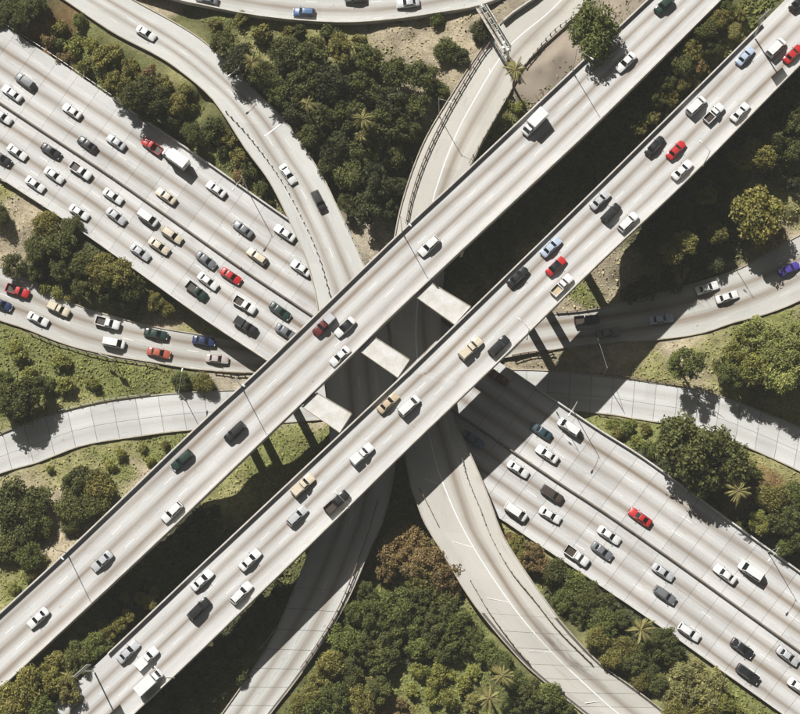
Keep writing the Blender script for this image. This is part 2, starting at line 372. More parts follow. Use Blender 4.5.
def foot(key, X, Y):
    """distance outside the road's footprint, and road height there"""
    r = RD[key]; best = np.full(X.shape, 1e9); zz = np.zeros(X.shape); dp = np.zeros(X.shape)
    for i in range(r.n-1):
        a, b = r.C[i], r.C[i+1]; d = (b-a)[:2]; l2 = d@d
        f = np.clip(((X-a[0])*d[0]+(Y-a[1])*d[1])/l2, 0, 1)
        dist = np.hypot(X-a[0]-f*d[0], Y-a[1]-f*d[1])-(r.w[i]*(1-f)+r.w[i+1]*f)/2
        m = dist < best; best = np.where(m, dist, best); zz = np.where(m, r.z[i]*(1-f)+r.z[i+1]*f, zz); dp = np.where(m, r.dep[i], dp)
    return best, zz, dp
def ground_exact(X, Y):
    X = np.asarray(X, float); Y = np.asarray(Y, float)
    num = np.zeros(X.shape); den = np.zeros(X.shape)
    for gx, gy, gz in GP:
        w = 1/((X-gx)**2+(Y-gy)**2+2.0)**1.75; num += w*gz; den += w
    z = num/den
    z = z + .18*np.sin(X*.55+1.3*np.sin(Y*.31))*np.cos(Y*.48+X*.13)+.10*np.sin(X*1.7+Y*.9)*np.sin(Y*1.3)
    near = np.hypot(X, Y) < 210
    if near.any():
        xs, ys = X[near], Y[near]; zc = z[near]
        for k, (dep, m) in CLAMP.items():
            d, zr, dd = foot(k, xs, ys)
            zc = np.minimum(zc, zr-dd+np.maximum(0, d-np.where(dd < .8, .15, m))*.9)
        z[near] = zc
    return z
# ------------------------------------------------------------------ ground colours (real soil, grass and brush)
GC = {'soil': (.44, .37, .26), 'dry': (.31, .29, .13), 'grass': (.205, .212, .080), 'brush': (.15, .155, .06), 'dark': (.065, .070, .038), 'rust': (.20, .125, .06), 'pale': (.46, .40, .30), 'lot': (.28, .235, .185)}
ZN = [(420, 45, 'soil'), (455, 75, 'soil'), (345, 32, 'dry'), (390, 30, 'soil'), (240, 25, 'brush'), (270, 42, 'dry'), (150, 5, 'soil'), (170, 15, 'soil'), (190, 25, 'brush'),
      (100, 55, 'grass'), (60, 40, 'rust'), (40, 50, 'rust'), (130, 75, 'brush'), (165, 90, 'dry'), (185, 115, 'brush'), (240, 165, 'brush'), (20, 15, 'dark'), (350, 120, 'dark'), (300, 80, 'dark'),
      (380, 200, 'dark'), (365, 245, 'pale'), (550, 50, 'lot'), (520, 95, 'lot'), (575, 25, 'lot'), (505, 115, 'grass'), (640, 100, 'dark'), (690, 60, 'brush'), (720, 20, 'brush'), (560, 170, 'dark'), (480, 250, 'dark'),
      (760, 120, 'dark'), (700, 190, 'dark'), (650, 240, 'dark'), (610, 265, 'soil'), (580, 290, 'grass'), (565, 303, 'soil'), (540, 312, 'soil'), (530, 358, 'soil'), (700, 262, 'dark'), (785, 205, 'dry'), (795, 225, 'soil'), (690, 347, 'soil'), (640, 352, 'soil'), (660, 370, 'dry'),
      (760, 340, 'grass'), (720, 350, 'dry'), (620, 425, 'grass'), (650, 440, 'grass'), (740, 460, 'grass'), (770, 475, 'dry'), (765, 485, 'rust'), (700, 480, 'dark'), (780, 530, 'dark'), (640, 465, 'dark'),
      (10, 195, 'dry'), (25, 215, 'soil'), (10, 245, 'soil'), (60, 260, 'dark'), (110, 290, 'dark'), (160, 320, 'soil'), (175, 322, 'dry'), (55, 292, 'grass'), (85, 300, 'grass'),
      (20, 350, 'grass'), (60, 360, 'grass'), (110, 372, 'grass'), (30, 338, 'grass'), (85, 352, 'grass'), (130, 368, 'grass'), (100, 390, 'grass'), (150, 384, 'grass'), (10, 375, 'grass'), (140, 380, 'brush'), (150, 392, 'dry'), (60, 402, 'dry'), (215, 382, 'pale'), (235, 376, 'pale'), (190, 384, 'brush'),
      (120, 445, 'dry'), (60, 470, 'dry'), (55, 490, 'soil'), (130, 465, 'soil'), (160, 445, 'grass'), (110, 465, 'grass'), (55, 530, 'soil'), (30, 580, 'grass'), (10, 600, 'dry'), (60, 545, 'soil'),
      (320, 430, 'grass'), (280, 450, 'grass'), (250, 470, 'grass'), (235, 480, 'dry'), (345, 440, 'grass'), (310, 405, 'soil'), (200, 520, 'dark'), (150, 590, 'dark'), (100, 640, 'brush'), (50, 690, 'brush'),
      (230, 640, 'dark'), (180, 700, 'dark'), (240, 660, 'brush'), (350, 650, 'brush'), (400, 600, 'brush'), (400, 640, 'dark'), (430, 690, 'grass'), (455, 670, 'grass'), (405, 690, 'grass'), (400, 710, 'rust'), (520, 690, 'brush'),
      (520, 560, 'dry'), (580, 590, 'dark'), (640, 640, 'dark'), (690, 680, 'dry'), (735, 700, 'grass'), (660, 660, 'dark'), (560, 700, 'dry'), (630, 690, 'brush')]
ZP = np.array([at(x, y, -1)[:2] for x, y, k in ZN]); ZK = np.array([GC[k] for x, y, k in ZN])
ZD = np.array([{'soil': .30, 'pale': .03, 'lot': 0.0, 'dry': .7, 'rust': .8}.get(k, 1.0) for x, y, k in ZN])
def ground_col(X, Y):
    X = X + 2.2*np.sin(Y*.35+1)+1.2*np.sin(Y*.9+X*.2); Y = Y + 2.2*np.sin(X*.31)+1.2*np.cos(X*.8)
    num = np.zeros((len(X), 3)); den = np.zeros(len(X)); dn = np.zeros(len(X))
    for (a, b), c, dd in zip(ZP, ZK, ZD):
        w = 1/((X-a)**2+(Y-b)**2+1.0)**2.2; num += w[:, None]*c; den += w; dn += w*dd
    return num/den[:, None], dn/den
ax = np.r_[np.linspace(-1600, -130, 14), np.arange(-125, 126, 1.1), np.linspace(131, 1600, 14)]
ay = np.r_[np.linspace(-1600, -118, 14), np.arange(-113, 119, 1.1), np.linspace(124, 1600, 14)]
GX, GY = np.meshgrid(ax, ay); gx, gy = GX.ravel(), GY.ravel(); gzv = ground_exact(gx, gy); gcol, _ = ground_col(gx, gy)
GZG = gzv.reshape(GX.shape)
def ground_z(X, Y):                             # height read from the ground sheet itself
    X = np.asarray(X, float); Y = np.asarray(Y, float)
    i = np.clip(np.searchsorted(ax, X)-1, 0, len(ax)-2); j = np.clip(np.searchsorted(ay, Y)-1, 0, len(ay)-2)
    u = (X-ax[i])/(ax[i+1]-ax[i]); v = (Y-ay[j])/(ay[j+1]-ay[j])
    return GZG[j, i]*(1-u)*(1-v)+GZG[j, i+1]*u*(1-v)+GZG[j+1, i]*(1-u)*v+GZG[j+1, i+1]*u*v
def gz1(x, y): return float(ground_z(np.array([x]), np.array([y]))[0])
def ground_at(px, py, up=0.0):
    z = 0.0
    for _ in range(5): p = at(px, py, z+up); z = gz1(p.x, p.y)
    return Vector((p.x, p.y, z))
nx, ny = len(ax), len(ay); idx = np.arange(nx*ny).reshape(ny, nx)
fc = np.stack([idx[:-1, :-1], idx[:-1, 1:], idx[1:, 1:], idx[1:, :-1]], -1).reshape(-1, 4)
me = bpy.data.meshes.new('ground'); me.from_pydata(np.c_[gx, gy, gzv].tolist(), [], fc.tolist())
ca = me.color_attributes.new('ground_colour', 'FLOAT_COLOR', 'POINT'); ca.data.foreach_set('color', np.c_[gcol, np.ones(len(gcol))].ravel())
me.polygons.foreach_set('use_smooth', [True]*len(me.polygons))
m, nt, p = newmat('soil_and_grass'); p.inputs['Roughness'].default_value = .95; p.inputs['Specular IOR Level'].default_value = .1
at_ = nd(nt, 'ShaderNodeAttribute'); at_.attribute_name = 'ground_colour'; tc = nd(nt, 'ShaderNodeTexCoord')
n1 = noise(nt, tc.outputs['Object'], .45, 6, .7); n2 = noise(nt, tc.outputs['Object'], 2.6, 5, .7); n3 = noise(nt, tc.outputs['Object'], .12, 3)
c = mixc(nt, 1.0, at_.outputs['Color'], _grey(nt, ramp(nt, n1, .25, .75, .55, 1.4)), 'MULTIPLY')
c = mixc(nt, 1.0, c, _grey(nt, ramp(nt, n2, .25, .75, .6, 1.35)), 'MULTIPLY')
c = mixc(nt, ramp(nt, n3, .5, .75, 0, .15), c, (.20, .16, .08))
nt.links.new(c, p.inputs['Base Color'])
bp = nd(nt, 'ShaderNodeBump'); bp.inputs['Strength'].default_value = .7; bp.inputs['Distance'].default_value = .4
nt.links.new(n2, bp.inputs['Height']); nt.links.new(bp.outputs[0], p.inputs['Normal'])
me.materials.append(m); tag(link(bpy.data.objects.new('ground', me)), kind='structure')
# ------------------------------------------------------------------ structures
TOP = .03                                        # running surface above the road's base sheet
def wall_along(road, t0, t1, a, w, h, mat, name, parent=None, inset=0.0, dz=0.0, taper=.8, step=2.5):
    off = (inset+w/2) if a == 0 else -(inset+w/2)
    pts = edge_pts(road, t0, t1, a, dz, step, off)
    return sweep(pts, [(-w/2, -.1), (w/2, -.1), (w/2*taper, h), (-w/2*taper, h)]).build(name, mat, parent)
def overpass(key, label, pillars, par):
    r = RD[key]; p0 = r.P(.5, .5); root = tag(empty('highway_overpass', (0, 0, 0)), label, 'overpass')
    ribbon(r, 0, 1, 0, 1, TOP, .5).build('roadway', M['deck'], root)
    ribbon(r, GRD[key][0], GRD[key][1], .16, .84, -.48, 1.75, 4).build('girder', M['conc_dark'], root)
    for (a, t0, t1) in par: wall_along(r, t0, t1, a, .34, .85 if a == 0 else .9, M['parapet'], 'parapet', root, .02, TOP)
    for a in (0, 1):
        off = .25 if a == 0 else -.25
        sweep(edge_pts(r, GRD[key][0], GRD[key][1], a, 0, 4, off), [(-.2, -1.35), (.2, -1.35), (.2, -.46), (-.2, -.46)]).build('shade_beam', M['conc_dark'], root)  # unseen beams under the deck edges, added to narrow the sunlit patch below
    for px, py in pillars:
        p, t, a, z, tv = r.place(px, py, -2); zb = gz1(p.x, p.y)
        mb = MB(); mb.tube((p.x, p.y, zb-.6), (p.x, p.y, z-3.4), .95, .95, 12); mb.tube((p.x, p.y, z-3.4), (p.x, p.y, z-2.2), .95, 1.5, 12)
        mb.build('pillar', M['conc_warm'], root)
    return root
overpass('NW', 'pale concrete overpass deck carrying light traffic, the upper left of two parallel decks',
         [(284, 389), (240, 432), (252, 420), (110, 553), (479, 205), (545, 143)], [(0, 0, 1), (1, .02, 1)])
overpass('SE', 'pale concrete overpass deck with busier traffic, the lower right of two parallel decks',
         [(545, 278), (529, 300), (585, 240), (640, 187), (700, 128), (290, 520), (240, 570), (180, 628), (378, 436)], [(0, .115, .915), (1, 0, 1)])
for q, lab in (([(419, 299), (433, 284), (470, 306), (454, 324)], 'pale concrete slab bridging the decks, nearest the top right'),
               ([(361, 352), (376, 338), (409, 359), (397, 377)], 'pale concrete slab bridging the decks, middle of the three'),
               ([(304, 408), (319, 394), (351, 413), (339, 432)], 'pale concrete slab bridging the decks, nearest the lower left')):
    hi = [at(x, y, 13.9) for x, y in q]
    c = sum(hi, Vector())/4
    d = ((hi[2]+hi[3])/2-(hi[0]+hi[1])/2).normalized()
    hi[0] -= d*.55; hi[1] -= d*.55; hi[2] += d*.15; hi[3] += d*.15
    if (hi[1]-hi[0]).cross(hi[3]-hi[0]).z < 0: hi = hi[::-1]
    root = tag(empty('connecting_slab', c), lab, 'slab', 'slabs bridging the two decks')
    mb = MB(); H = [p-c for p in hi]; mb.hexa([p-Vector((0, 0, 1.1)) for p in H], H); mb.build('slab', M['slab_pale'], root)
    mb = MB(); i = 0
    for a, b in ((H[0], H[3]), (H[1], H[2])):
        mb.tube(a+Vector((0, 0, .06)), b+Vector((0, 0, .06)), .09, n=6)
    mb.build('kerb', M['conc_warm'], root)

# freeway
F = RD['F']
fw = ribbon(F, 0, 1, 0, 1, 0, 1.0, 4).build('freeway', M['tar']); tag(fw, kind='structure')
ribbon(F, 0, .08, .0, 1, TOP, .2).build('roadway', M['freeway'], fw)
ribbon(F, .44, .58, .0, 1, TOP, .2).build('roadway', M['freeway'], fw)
ribbon(F, .95, 1, .0, 1, TOP, .2).build('roadway', M['freeway'], fw)
FC = [.0, .076, .21, .338, .52, .676, .80, .927, 1.0]
slabs(F, fw, M['freeway'], .08, .44, FC, 5.4, .045, TOP)
slabs(F, fw, M['freeway'], .58, .95, FC, 5.4, .07, TOP)
med = tag(empty('median_barrier', F.P(.2, .52)), 'long concrete median barrier dividing the freeway below the overpasses', 'barrier')
med.location = (0, 0, 0)
for i in range(8):
    t0, t1 = i/8, (i+1)/8-.001
    sweep([F.P(t, .52, TOP) for t in np.linspace(t0, t1, 9)], [(-.32, -.02), (.32, -.02), (.22, .25), (.10, .85), (-.10, .85), (-.22, .25)]).build('barrier_segment', M['median'], med)
for a, t0, t1, lab in ((0, .213, .382, 'concrete parapet along the upper left freeway edge beside the brush'),
                       (0, .592, 1, 'concrete wall along the right freeway edge above the panelled ramp'),
                       (1, .0, .437, 'concrete parapet along the lower edge of the left freeway'),
                       (1, .66, 1, 'low concrete kerb along the lower edge of the right freeway')):
    o = wall_along(F, t0, t1, a, .36, .9 if 'kerb' not in lab else .3, M['parapet'], 'concrete_parapet', None, 0, TOP); tag(o, lab, 'parapet')
# flyover ramps
_p, _t, _a, _z, _tv = RD['A2'].place(566, 640, 0); _u, _v = RD['A2'].UV(_t, _a)
M['single'] = pavement('single_lane_concrete', 4.2, -.2, -.2, 4.0, .95, base=(.52, .50, .45), dash=False, slabvar=.04, stain=(_u, _v, 2.0, 11.0))
def flyover(key, label, mat, t_slab, cols, slab_len, pill):
    r = RD[key]; root = tag(empty('flyover_ramp', (0, 0, 0)), label, 'ramp')
    ribbon(r, 0, t_slab, 0, 1, TOP, .45).build('roadway', mat, root)
    ribbon(r, t_slab, 1, 0, 1, 0, .4).build('base_course', M['tar'], root)
    slabs(r, root, mat, t_slab, 1, cols, slab_len, .11, TOP)
    ribbon(r, GRD[key][0]+.01, GRD[key][1]-.01, .14, .86, -.43, .9, 4).build('girder', M['conc_dark'], root)
    for a in (0, 1): wall_along(r, 0, 1, a, .28, .28, M['conc_warm'], 'kerb', root, .02, TOP)
    for px, py in pill:
        p, t, a, z, tv = r.place(px, py, -1.5); zb = gz1(p.x, p.y); mb = MB()
        mb.tube((p.x, p.y, zb-.6), (p.x, p.y, z-1.2), .7, .8, 12); mb.build('pillar', M['conc_warm'], root)
    return root
a1 = flyover('A1', 'curved two lane flyover from the top left corner, sweeping under the decks to the bottom', M['ramp'], .80, [0.03, .5, .93], 4.7, [(360, 470), (345, 560)])
a2 = flyover('A2', 'curved flyover from the top right, sweeping under the decks to the bottom right', M['single'], .80, [.06, .42, .94], 4.8, [(440, 500), (470, 560)])
def paint(road, pts, w, parent, name='lane_line', up=0.7*0):
    P = []
    for x, y in catmull(pts, max(2, len(pts)*6)):
        p, t, a, z, tv = road.place(x, y, TOP); P.append(Vector((p.x, p.y, z+TOP+.006)))
    mb = MB()
    for i in range(len(P)-1):
        d = P[i+1]-P[i]; d.z = 0; d.normalize(); r = Vector((d.y, -d.x, 0))*w/2
        mb.quad([P[i]-r, P[i]+r, P[i+1]+r, P[i+1]-r])
    return mb.build(name, M['white'], parent)
paint(RD['A2'], [(575, -15), (549, 12), (506, 50), (468, 111), (450, 149), (439, 180), (432, 205), (424, 260), (418, 300), (416, 340), (422, 400), (430, 438), (441, 478), (467, 536), (511, 604), (551, 651), (600, 698), (640, 732)], .22, a2)
for q in ([(526, 12), (528, 24)], [(488, 57), (490, 74)], [(452, 541), (472, 547)], [(487, 598), (508, 602)], [(529, 651), (552, 652)], [(585, 703), (602, 701)], [(425, 479), (440, 485)]):
    paint(RD['A2'], q, .14, a2)
paint(RD['A1'], [(255, 143), (281, 124)], .30, a1, 'stop_line')
# ramps at the lowest level and the road along the top
def low_road(key, mat, slab_ranges, cols, gap, slab_len, name):
    r = RD[key]; o = tag(ribbon(r, 0, 1, 0, 1, 0, .25, 3).build(name, M['tar']), kind='structure')
    e = 0.0
    for t0, t1 in slab_ranges:
        if t0 > e+1e-3: ribbon(r, e, t0, 0, 1, TOP, .2).build('roadway', mat, o)
        slabs(r, o, mat, t0, t1, cols, slab_len, gap, TOP, lgap=.8); e = t1
    if e < 1: ribbon(r, e, 1, 0, 1, TOP, .2).build('roadway', mat, o)
    for a in (0, 1): wall_along(r, 0, 1, a, .3, .22, M['conc_warm'], 'kerb', o, 0.0, TOP)
    return o
low_road('A3', M['road'], [], None, 0, 0, 'ramp_road')
low_road('A4', M['grid'], [(0, .315), (.61, 1)], [0.0, .56, 1.0], .09, 4.7, 'panelled_ramp_road')
r5 = RD['A5']
o5 = tag(ribbon(r5, 0, 1, 0, 1, TOP, .7).build('upper_road', M['ramp']), kind='structure')
tag(wall_along(r5, 0, .86, 1, .34, .9, M['parapet'], 'concrete_parapet', None, 0, TOP), 'curved concrete parapet along the road at the top edge', 'parapet')
tag(wall_along(RD['A2'], .0, .085, 0, .4, 1.3, M['parapet'], 'concrete_parapet', None, .3, TOP), 'short concrete wall beside the sign gantry at the top edge', 'parapet')
# lot beside the upper ramp
lp = [(508, 76), (535, 40), (565, 12), (580, -3), (595, -20), (672, -20), (640, 14), (605, 48), (560, 92), (534, 108), (524, 96), (514, 92)]
P = [ground_at(x, y) for x, y in lp]; mbx = MB()
xs = np.array([p.x for p in P]); ys = np.array([p.y for p in P])
def inside(x, y, xs, ys):
    c = False; j = len(xs)-1
    for i in range(len(xs)):
        if (ys[i] > y) != (ys[j] > y) and x < (xs[j]-xs[i])*(y-ys[i])/(ys[j]-ys[i])+xs[i]: c = not c
        j = i
    return c
g = .55
for x in np.arange(xs.min(), xs.max(), g):
    for y in np.arange(ys.min(), ys.max(), g):
        if inside(x+g/2, y+g/2, xs, ys):
            q = [(x, y), (x+g, y), (x+g, y+g), (x, y+g)]
            mbx.quad([(a, b, z+.07) for (a, b), z in zip(q, ground_z([a for a, b in q], [b for a, b in q]))])
tag(mbx.build('gravel_lot', M['lot'], None, True, True), kind='structure')

# ------------------------------------------------------------------ guard rails and fences
POST = MB(); POST.box((0, 0, .42), (.2, .2, .9)); POSTM = POST.mesh('post', M['post'])
BPOST = MB(); BPOST.box((0, 0, .40), (.36, .26, .86)); BPOSTM = BPOST.mesh('post', M['post'])
TPOST = MB(); TPOST.box((0, 0, .6), (.16, .16, 1.3)); TPOSTM = TPOST.mesh('post', M['rust'])
def rail(pts, label, road=None, spacing=1.9, heights=(.62,), mat='steel', name='guardrail', post=POSTM, zup=0.0, thick=.3, wide=.1, group=None):
    px = catmull(pts, max(4, len(pts)*8)); P = []
    for x, y in px:
        if road: p, t, a, z, tv = RD[road].place(x, y, TOP); z += TOP
        else: p = ground_at(x, y); z = p.z
        P.append(Vector((p.x, p.y, z+zup)))
    root = tag(empty(name, P[0]), label, 'guardrail' if name == 'guardrail' else 'railing', group); O = P[0].copy(); P = [p-O for p in P]
    for h in heights:
        sweep([p+Vector((0, 0, h)) for p in P], [(-wide/2, -thick/2), (wide/2, -thick/2), (wide/2, thick/2), (-wide/2, thick/2)]).build('rail', M[mat], root)
    L = [0.0]
    for i in range(1, len(P)): L.append(L[-1]+(P[i]-P[i-1]).length)
    for d in np.arange(0.2, L[-1], spacing):
        i = max(1, int(np.searchsorted(L, d))); f = (d-L[i-1])/max(1e-6, L[i]-L[i-1]); q = P[i-1].lerp(P[i], f)
        o = bpy.data.objects.new('post', post); link(o, root); v = P[i]-P[i-1]
        o.location = q; o.rotation_euler = (0, 0, math.atan2(v.y, v.x))
    return root
rail([(226, 112), (250, 138), (281, 180), (305, 225), (319, 258), (330, 296)], 'guardrail on dark posts dividing the gore on the left flyover', 'A1', 1.85, post=BPOSTM, mat='parapet', thick=.12)
rail([(345, 224), (356, 246), (366, 268)], 'short guardrail at the right edge of the left flyover by the deck', 'A1', 1.8, zup=.0)
rail([(378, 500), (366, 540), (341, 603), (318, 643), (301, 668)], 'rusty double railing on the right edge of the bottom left flyover', 'A1', 2.0, (.55, 1.05), 'rust', 'railing', TPOSTM, thick=.16, wide=.16)
rail([(276, 628), (268, 640), (259, 650)], 'short bright railing at left edge of the bottom left flyover', 'A1', 1.8, (.7,), 'steel', 'railing', TPOSTM, thick=.16, wide=.16)
rail([(490, 44), (478, 60), (450, 107), (427, 153), (412, 195), (406, 224)], 'double railing along the left edge of the top right flyover', 'A2', 2.1, (.5, 1.05), 'rust', 'railing', TPOSTM, thick=.16, wide=.16)
rail([(511, 91), (492, 124), (469, 164)], 'double railing along the right edge of the top right flyover', 'A2', 2.1, (.5, 1.05), 'conc_warm', 'railing', TPOSTM, thick=.2, wide=.18)
rail([(572, 18), (552, 33), (530, 59), (525, 66)], 'guardrail on dark posts between the flyover and the gravel lot', 'A2', 1.5)
rail([(419, 488), (428, 505), (437, 523)], 'short railing at the left edge of the bottom right flyover', 'A2', 2.0, (.5, 1.0), 'rust', 'railing', TPOSTM, thick=.16, wide=.16)
rail([(462, 458), (466, 474), (472, 490), (478, 504)], 'guardrail with dark posts at shadow edge of the bottom right flyover', 'A2', 1.4)
rail([(478, 504), (490, 535), (510, 570), (535, 601), (558, 630), (592, 664)], 'long railing on the right side of the bottom right flyover', 'A2', 2.2, (.5, .95), 'conc_warm', 'railing', TPOSTM, thick=.16, wide=.16)
rail([(470, 580), (490, 613), (516, 648), (529, 662)], 'long railing on the left side of the bottom right flyover', 'A2', 2.2, (.5, .95), 'conc_warm', 'railing', TPOSTM, thick=.16, wide=.16)
rail([(-4, 19), (40, 47), (80, 74), (112, 96)], 'guardrail with posts along the top left freeway edge', 'F', 1.6, zup=0)
rail([(0, 180), (20, 190), (45, 208)], 'guardrail at the lower edge of the left freeway near the frame', 'F', 1.6)
rail([(30, 333), (60, 345), (101, 356), (160, 366)], 'guardrail along the lower edge of the left lowest ramp', 'A3', 2.2, (.55,), 'conc_warm')
rail([(214, 372), (230, 373), (246, 374)], 'short dark guardrail beside the left deck at the ramp edge', 'A3', 1.6, (.6,), 'rust')
rail([(512, 356), (530, 353), (553, 351)], 'ladder shaped double railing beside the right deck', 'A3', 1.7, (.5, 1.1), 'rust', 'railing', TPOSTM, thick=.16, wide=.16)
rail([(556, 313), (580, 311), (600, 308)], 'thin dark railing at the sunlit ramp edge by the right deck', 'A3', 2.2, (.6,), 'rust')
rail([(600, 374), (632, 378), (660, 382), (690, 387)], 'dark guardrail with posts above the right panelled ramp', 'A4', 2.0, (.6,), 'rust')
rail([(598, 415), (618, 419), (640, 423)], 'dark guardrail at the lower edge of the right panelled ramp', 'A4', 1.8, (.6,), 'rust')
rail([(0, 433), (50, 414), (101, 401), (150, 394)], 'thin pale railing along the upper edge of the left panelled ramp', 'A4', 2.6, (.6,), 'steel', thick=.14)

# ------------------------------------------------------------------ lamp posts
def lamp(px, py, label, road=None, h=11.5, arm=(1, 0), al=3.0, z=None, zup=0.0, sign=None):
    if road: p, t, a, zz, tv = RD[road].place(px, py, TOP+zup); z = zz+TOP+zup
    elif z is None: p = ground_at(px, py); z = p.z
    else: p = at(px, py, z)
    root = tag(empty('lamp_post', (p.x, p.y, z)), label, 'lamp post', 'lamp posts'); d = Vector((arm[0], -arm[1], 0)).normalized()
    mb = MB(); mb.tube((0, 0, -.3), (0, 0, .5), .15, .15, 10); mb.build('base', M['pole'], root)
    mb = MB(); mb.tube((0, 0, .5), (0, 0, h), .085, .06, 10); mb.build('pole', M['pole'], root)
    mb = MB(); mb.tube((0, 0, h-.5), d*al*.5+Vector((0, 0, h-.05)), .045, .04, 8); mb.tube(d*al*.5+Vector((0, 0, h-.05)), d*al+Vector((0, 0, h)), .04, .035, 8); armo = mb.build('arm', M['pole'], root)
    mb = MB(); e = d*al+Vector((0, 0, h)); mb.tube(e-d*.1, e+d*.5, .12, .2, 8); mb.tube(e+d*.5, e+d*.75, .2, .1, 8); mb.build('lamp_head', M['lamp'], armo)
    return root
lamp(573, 70, 'lamp post on the upper left deck beside the gravel lot', 'NW', 11.5, (.7, .55), 3.4, zup=1.0)
lamp(402, 231, 'lamp post on the upper left deck beside the dark grove', 'NW', 10.5, (.72, .7), 2.4, zup=1.0)
lamp(241, 386, 'lamp post on the upper left deck above the panelled ramp', 'NW', 10.5, (.72, .7), 2.4, zup=1.0)
lamp(66, 553, 'lamp post on the upper left deck near the lower left trees', 'NW', 10.5, (.72, .7), 2.4, zup=1.0)
lamp(527, 339, 'lamp post on the lower right deck edge near the ladder railing', 'SE', 9.5, (-.7, -.7), 2.4, zup=.9)
lamp(349, 508, 'lamp post on the lower right deck edge beside the black pickup', 'SE', 9.5, (-.7, -.7), 2.4, zup=.9)
lamp(703, 166, 'lamp post on the lower right deck edge near the top right', 'SE', 9.5, (-.7, -.7), 2.4, zup=.9)
lamp(174, 678, 'lamp post on the lower right deck edge at bottom left', 'SE', 9.5, (-.7, -.7), 2.4, zup=.9)
lamp(249, 193, 'lamp post at the upper left freeway edge beside the brush', 'F', 11.5, (-.5, .8), 3.0, zup=.1)
lamp(573, 411, 'lamp post at the right freeway edge near the deck shadow', 'F', 11.5, (-.5, .8), 3.0, zup=.1)
lamp(768, 552, 'lamp post at the right freeway edge among tree shadows', 'F', 11.5, (-.6, .7), 3.0, zup=.1)
lamp(603, 376, 'lamp post with a long pale arm reaching over the shaded ramp', None, 9.5, (-.3, -1), 6.0, z=-6.2)
lamp(185, 399, 'lamp post at the upper edge of the left panelled ramp', None, 8.5, (.15, -1), 4.5, z=-4.8)
lamp(439, 116, 'lamp post on the left edge of the top right flyover', 'A2', 10.5, (.8, .3), 2.4)
lamp(243, 80, 'lamp post on the right edge of the left flyover', 'A1', 7, (-.8, .7), 2.4)

# ------------------------------------------------------------------ signs
def road_sign(px, py, road, label, h, pw, ph, ang, zup=1.0, thick=.17):
    p, t, a, z, tv = RD[road].place(px, py, zup); root = tag(empty('road_sign', (p.x, p.y, z+zup)), label, 'sign')
    mb = MB(); mb.tube((0, 0, -.4), (0, 0, h+ph*.5), thick, thick*.8, 10); mb.build('post', M['pole'], root)
    d = Vector((math.cos(ang), math.sin(ang), 0)); n = Vector((-d.y, d.x, 0))
    mb = MB(); mb.box((d*(.0)+Vector((0, 0, h)))[:], (pw, .1, ph), ang); pan = mb.build('panel', M['sign_back'], root)
    mb = MB(); mb.box((n*.09+Vector((0, 0, h)))[:], (pw-.1, .03, ph-.1), ang); mb.build('sign_face', M['sign_face'], pan)
    for k in (-1, 1):
        mb = MB(); mb.box((n*-.11+Vector((0, 0, h+k*ph*.28)))[:], (pw*.9, .08, .12), ang); mb.build('bracket', M['pole'], pan)
    return root
road_sign(755, 35, 'SE', 'tall sign on a thick post at the top right deck parapet', 9.6, 3.4, 2.4, R(42))
road_sign(93, 671, 'SE', 'tall sign on a thick post at the bottom left deck parapet', 9.4, 3.6, 3.4, R(42), thick=.16)
g0 = ground_at(111, 361); root = tag(empty('roadside_sign', g0), 'two panel roadside sign on the grass below the left lowest ramp', 'sign')
for k, (x, zc, w, hh) in enumerate(((-1.2, 3.6, 1.6, 1.1), (1.0, 4.9, 2.0, 2.2))):
    d = Vector((math.cos(R(-25)), math.sin(R(-25)), 0)); mb = MB(); mb.box((d*x+Vector((0, 0, zc)))[:], (w, .08, hh), R(-25)); mb.build('panel', M['sign_back'], root)
    mb = MB(); mb.tube(d*x+Vector((0, 0, -.4)), d*x+Vector((0, 0, zc-hh/2)), .08, n=8); mb.build('post', M['pole'], root)
# sign gantry over the top right flyover
A, B = at(481, 4, 12.6), at(509, 50, 12.6); O = Vector((A.x, A.y, 0)); root = tag(empty('sign_gantry', (A.x, A.y, 0)), 'pale overhead sign gantry with walkway across the top right flyover', 'gantry')
d = (B-A).normalized(); n = Vector((-d.y, d.x, 0)); L = (B-A).length; A -= O; B -= O; up = Vector((0, 0, 1))
for s in (-1, 1):
    mb = MB(); mb.tube(A+n*.45*s, B+n*.45*s, .09, n=8); mb.build('chord', M['pole'], root)
    mb = MB(); mb.tube(A+n*.45*s-up*1.3, B+n*.45*s-up*1.3, .08, n=8); mb.build('chord', M['pole'], root)
for k in range(8):
    q = A+d*(L*(k+.5)/8); mb = MB(); mb.tube(q-n*.45, q+n*.45, .07, n=6); mb.tube(q-n*.45-up*1.3, q+n*.45, .05, n=6); mb.build('brace', M['pole'], root)
for k, (s0, s1) in enumerate(((.08, .46), (.5, .97))):
    q = A+d*(L*(s0+s1)/2)+n*.7-up*.4; mb = MB(); mb.box(q[:], (L*(s1-s0), .14, 3.0), math.atan2(d.y, d.x)); pan = mb.build('sign_panel', M['sign_back'], root)
    mb = MB(); mb.box((q+n*.1)[:], (L*(s1-s0)-.2, .03, 2.8), math.atan2(d.y, d.x)); mb.build('sign_face', M['sign_face'], pan)
for k in range(9):
    q = A+d*(L*(k+.5)/9)-n*.95-up*1.2; mb = MB(); mb.box(q[:], (L/9-.12, .6, .08), math.atan2(d.y, d.x)); mb.build('walkway_plate', M['conc_warm'], root)
mb = MB(); mb.tube(A-n*1.25-up*.3, B-n*1.25-up*.3, .05, n=6); mb.build('handrail', M['lamp'], root)
for e, zg in ((A+d*.3, 5.2), (B-d*.2, 6.6)):
    mb = MB(); mb.tube(Vector((e.x, e.y, zg)), Vector((e.x, e.y, A.z-.05)), .3, .24, 10); mb.build('post', M['pole'], root)
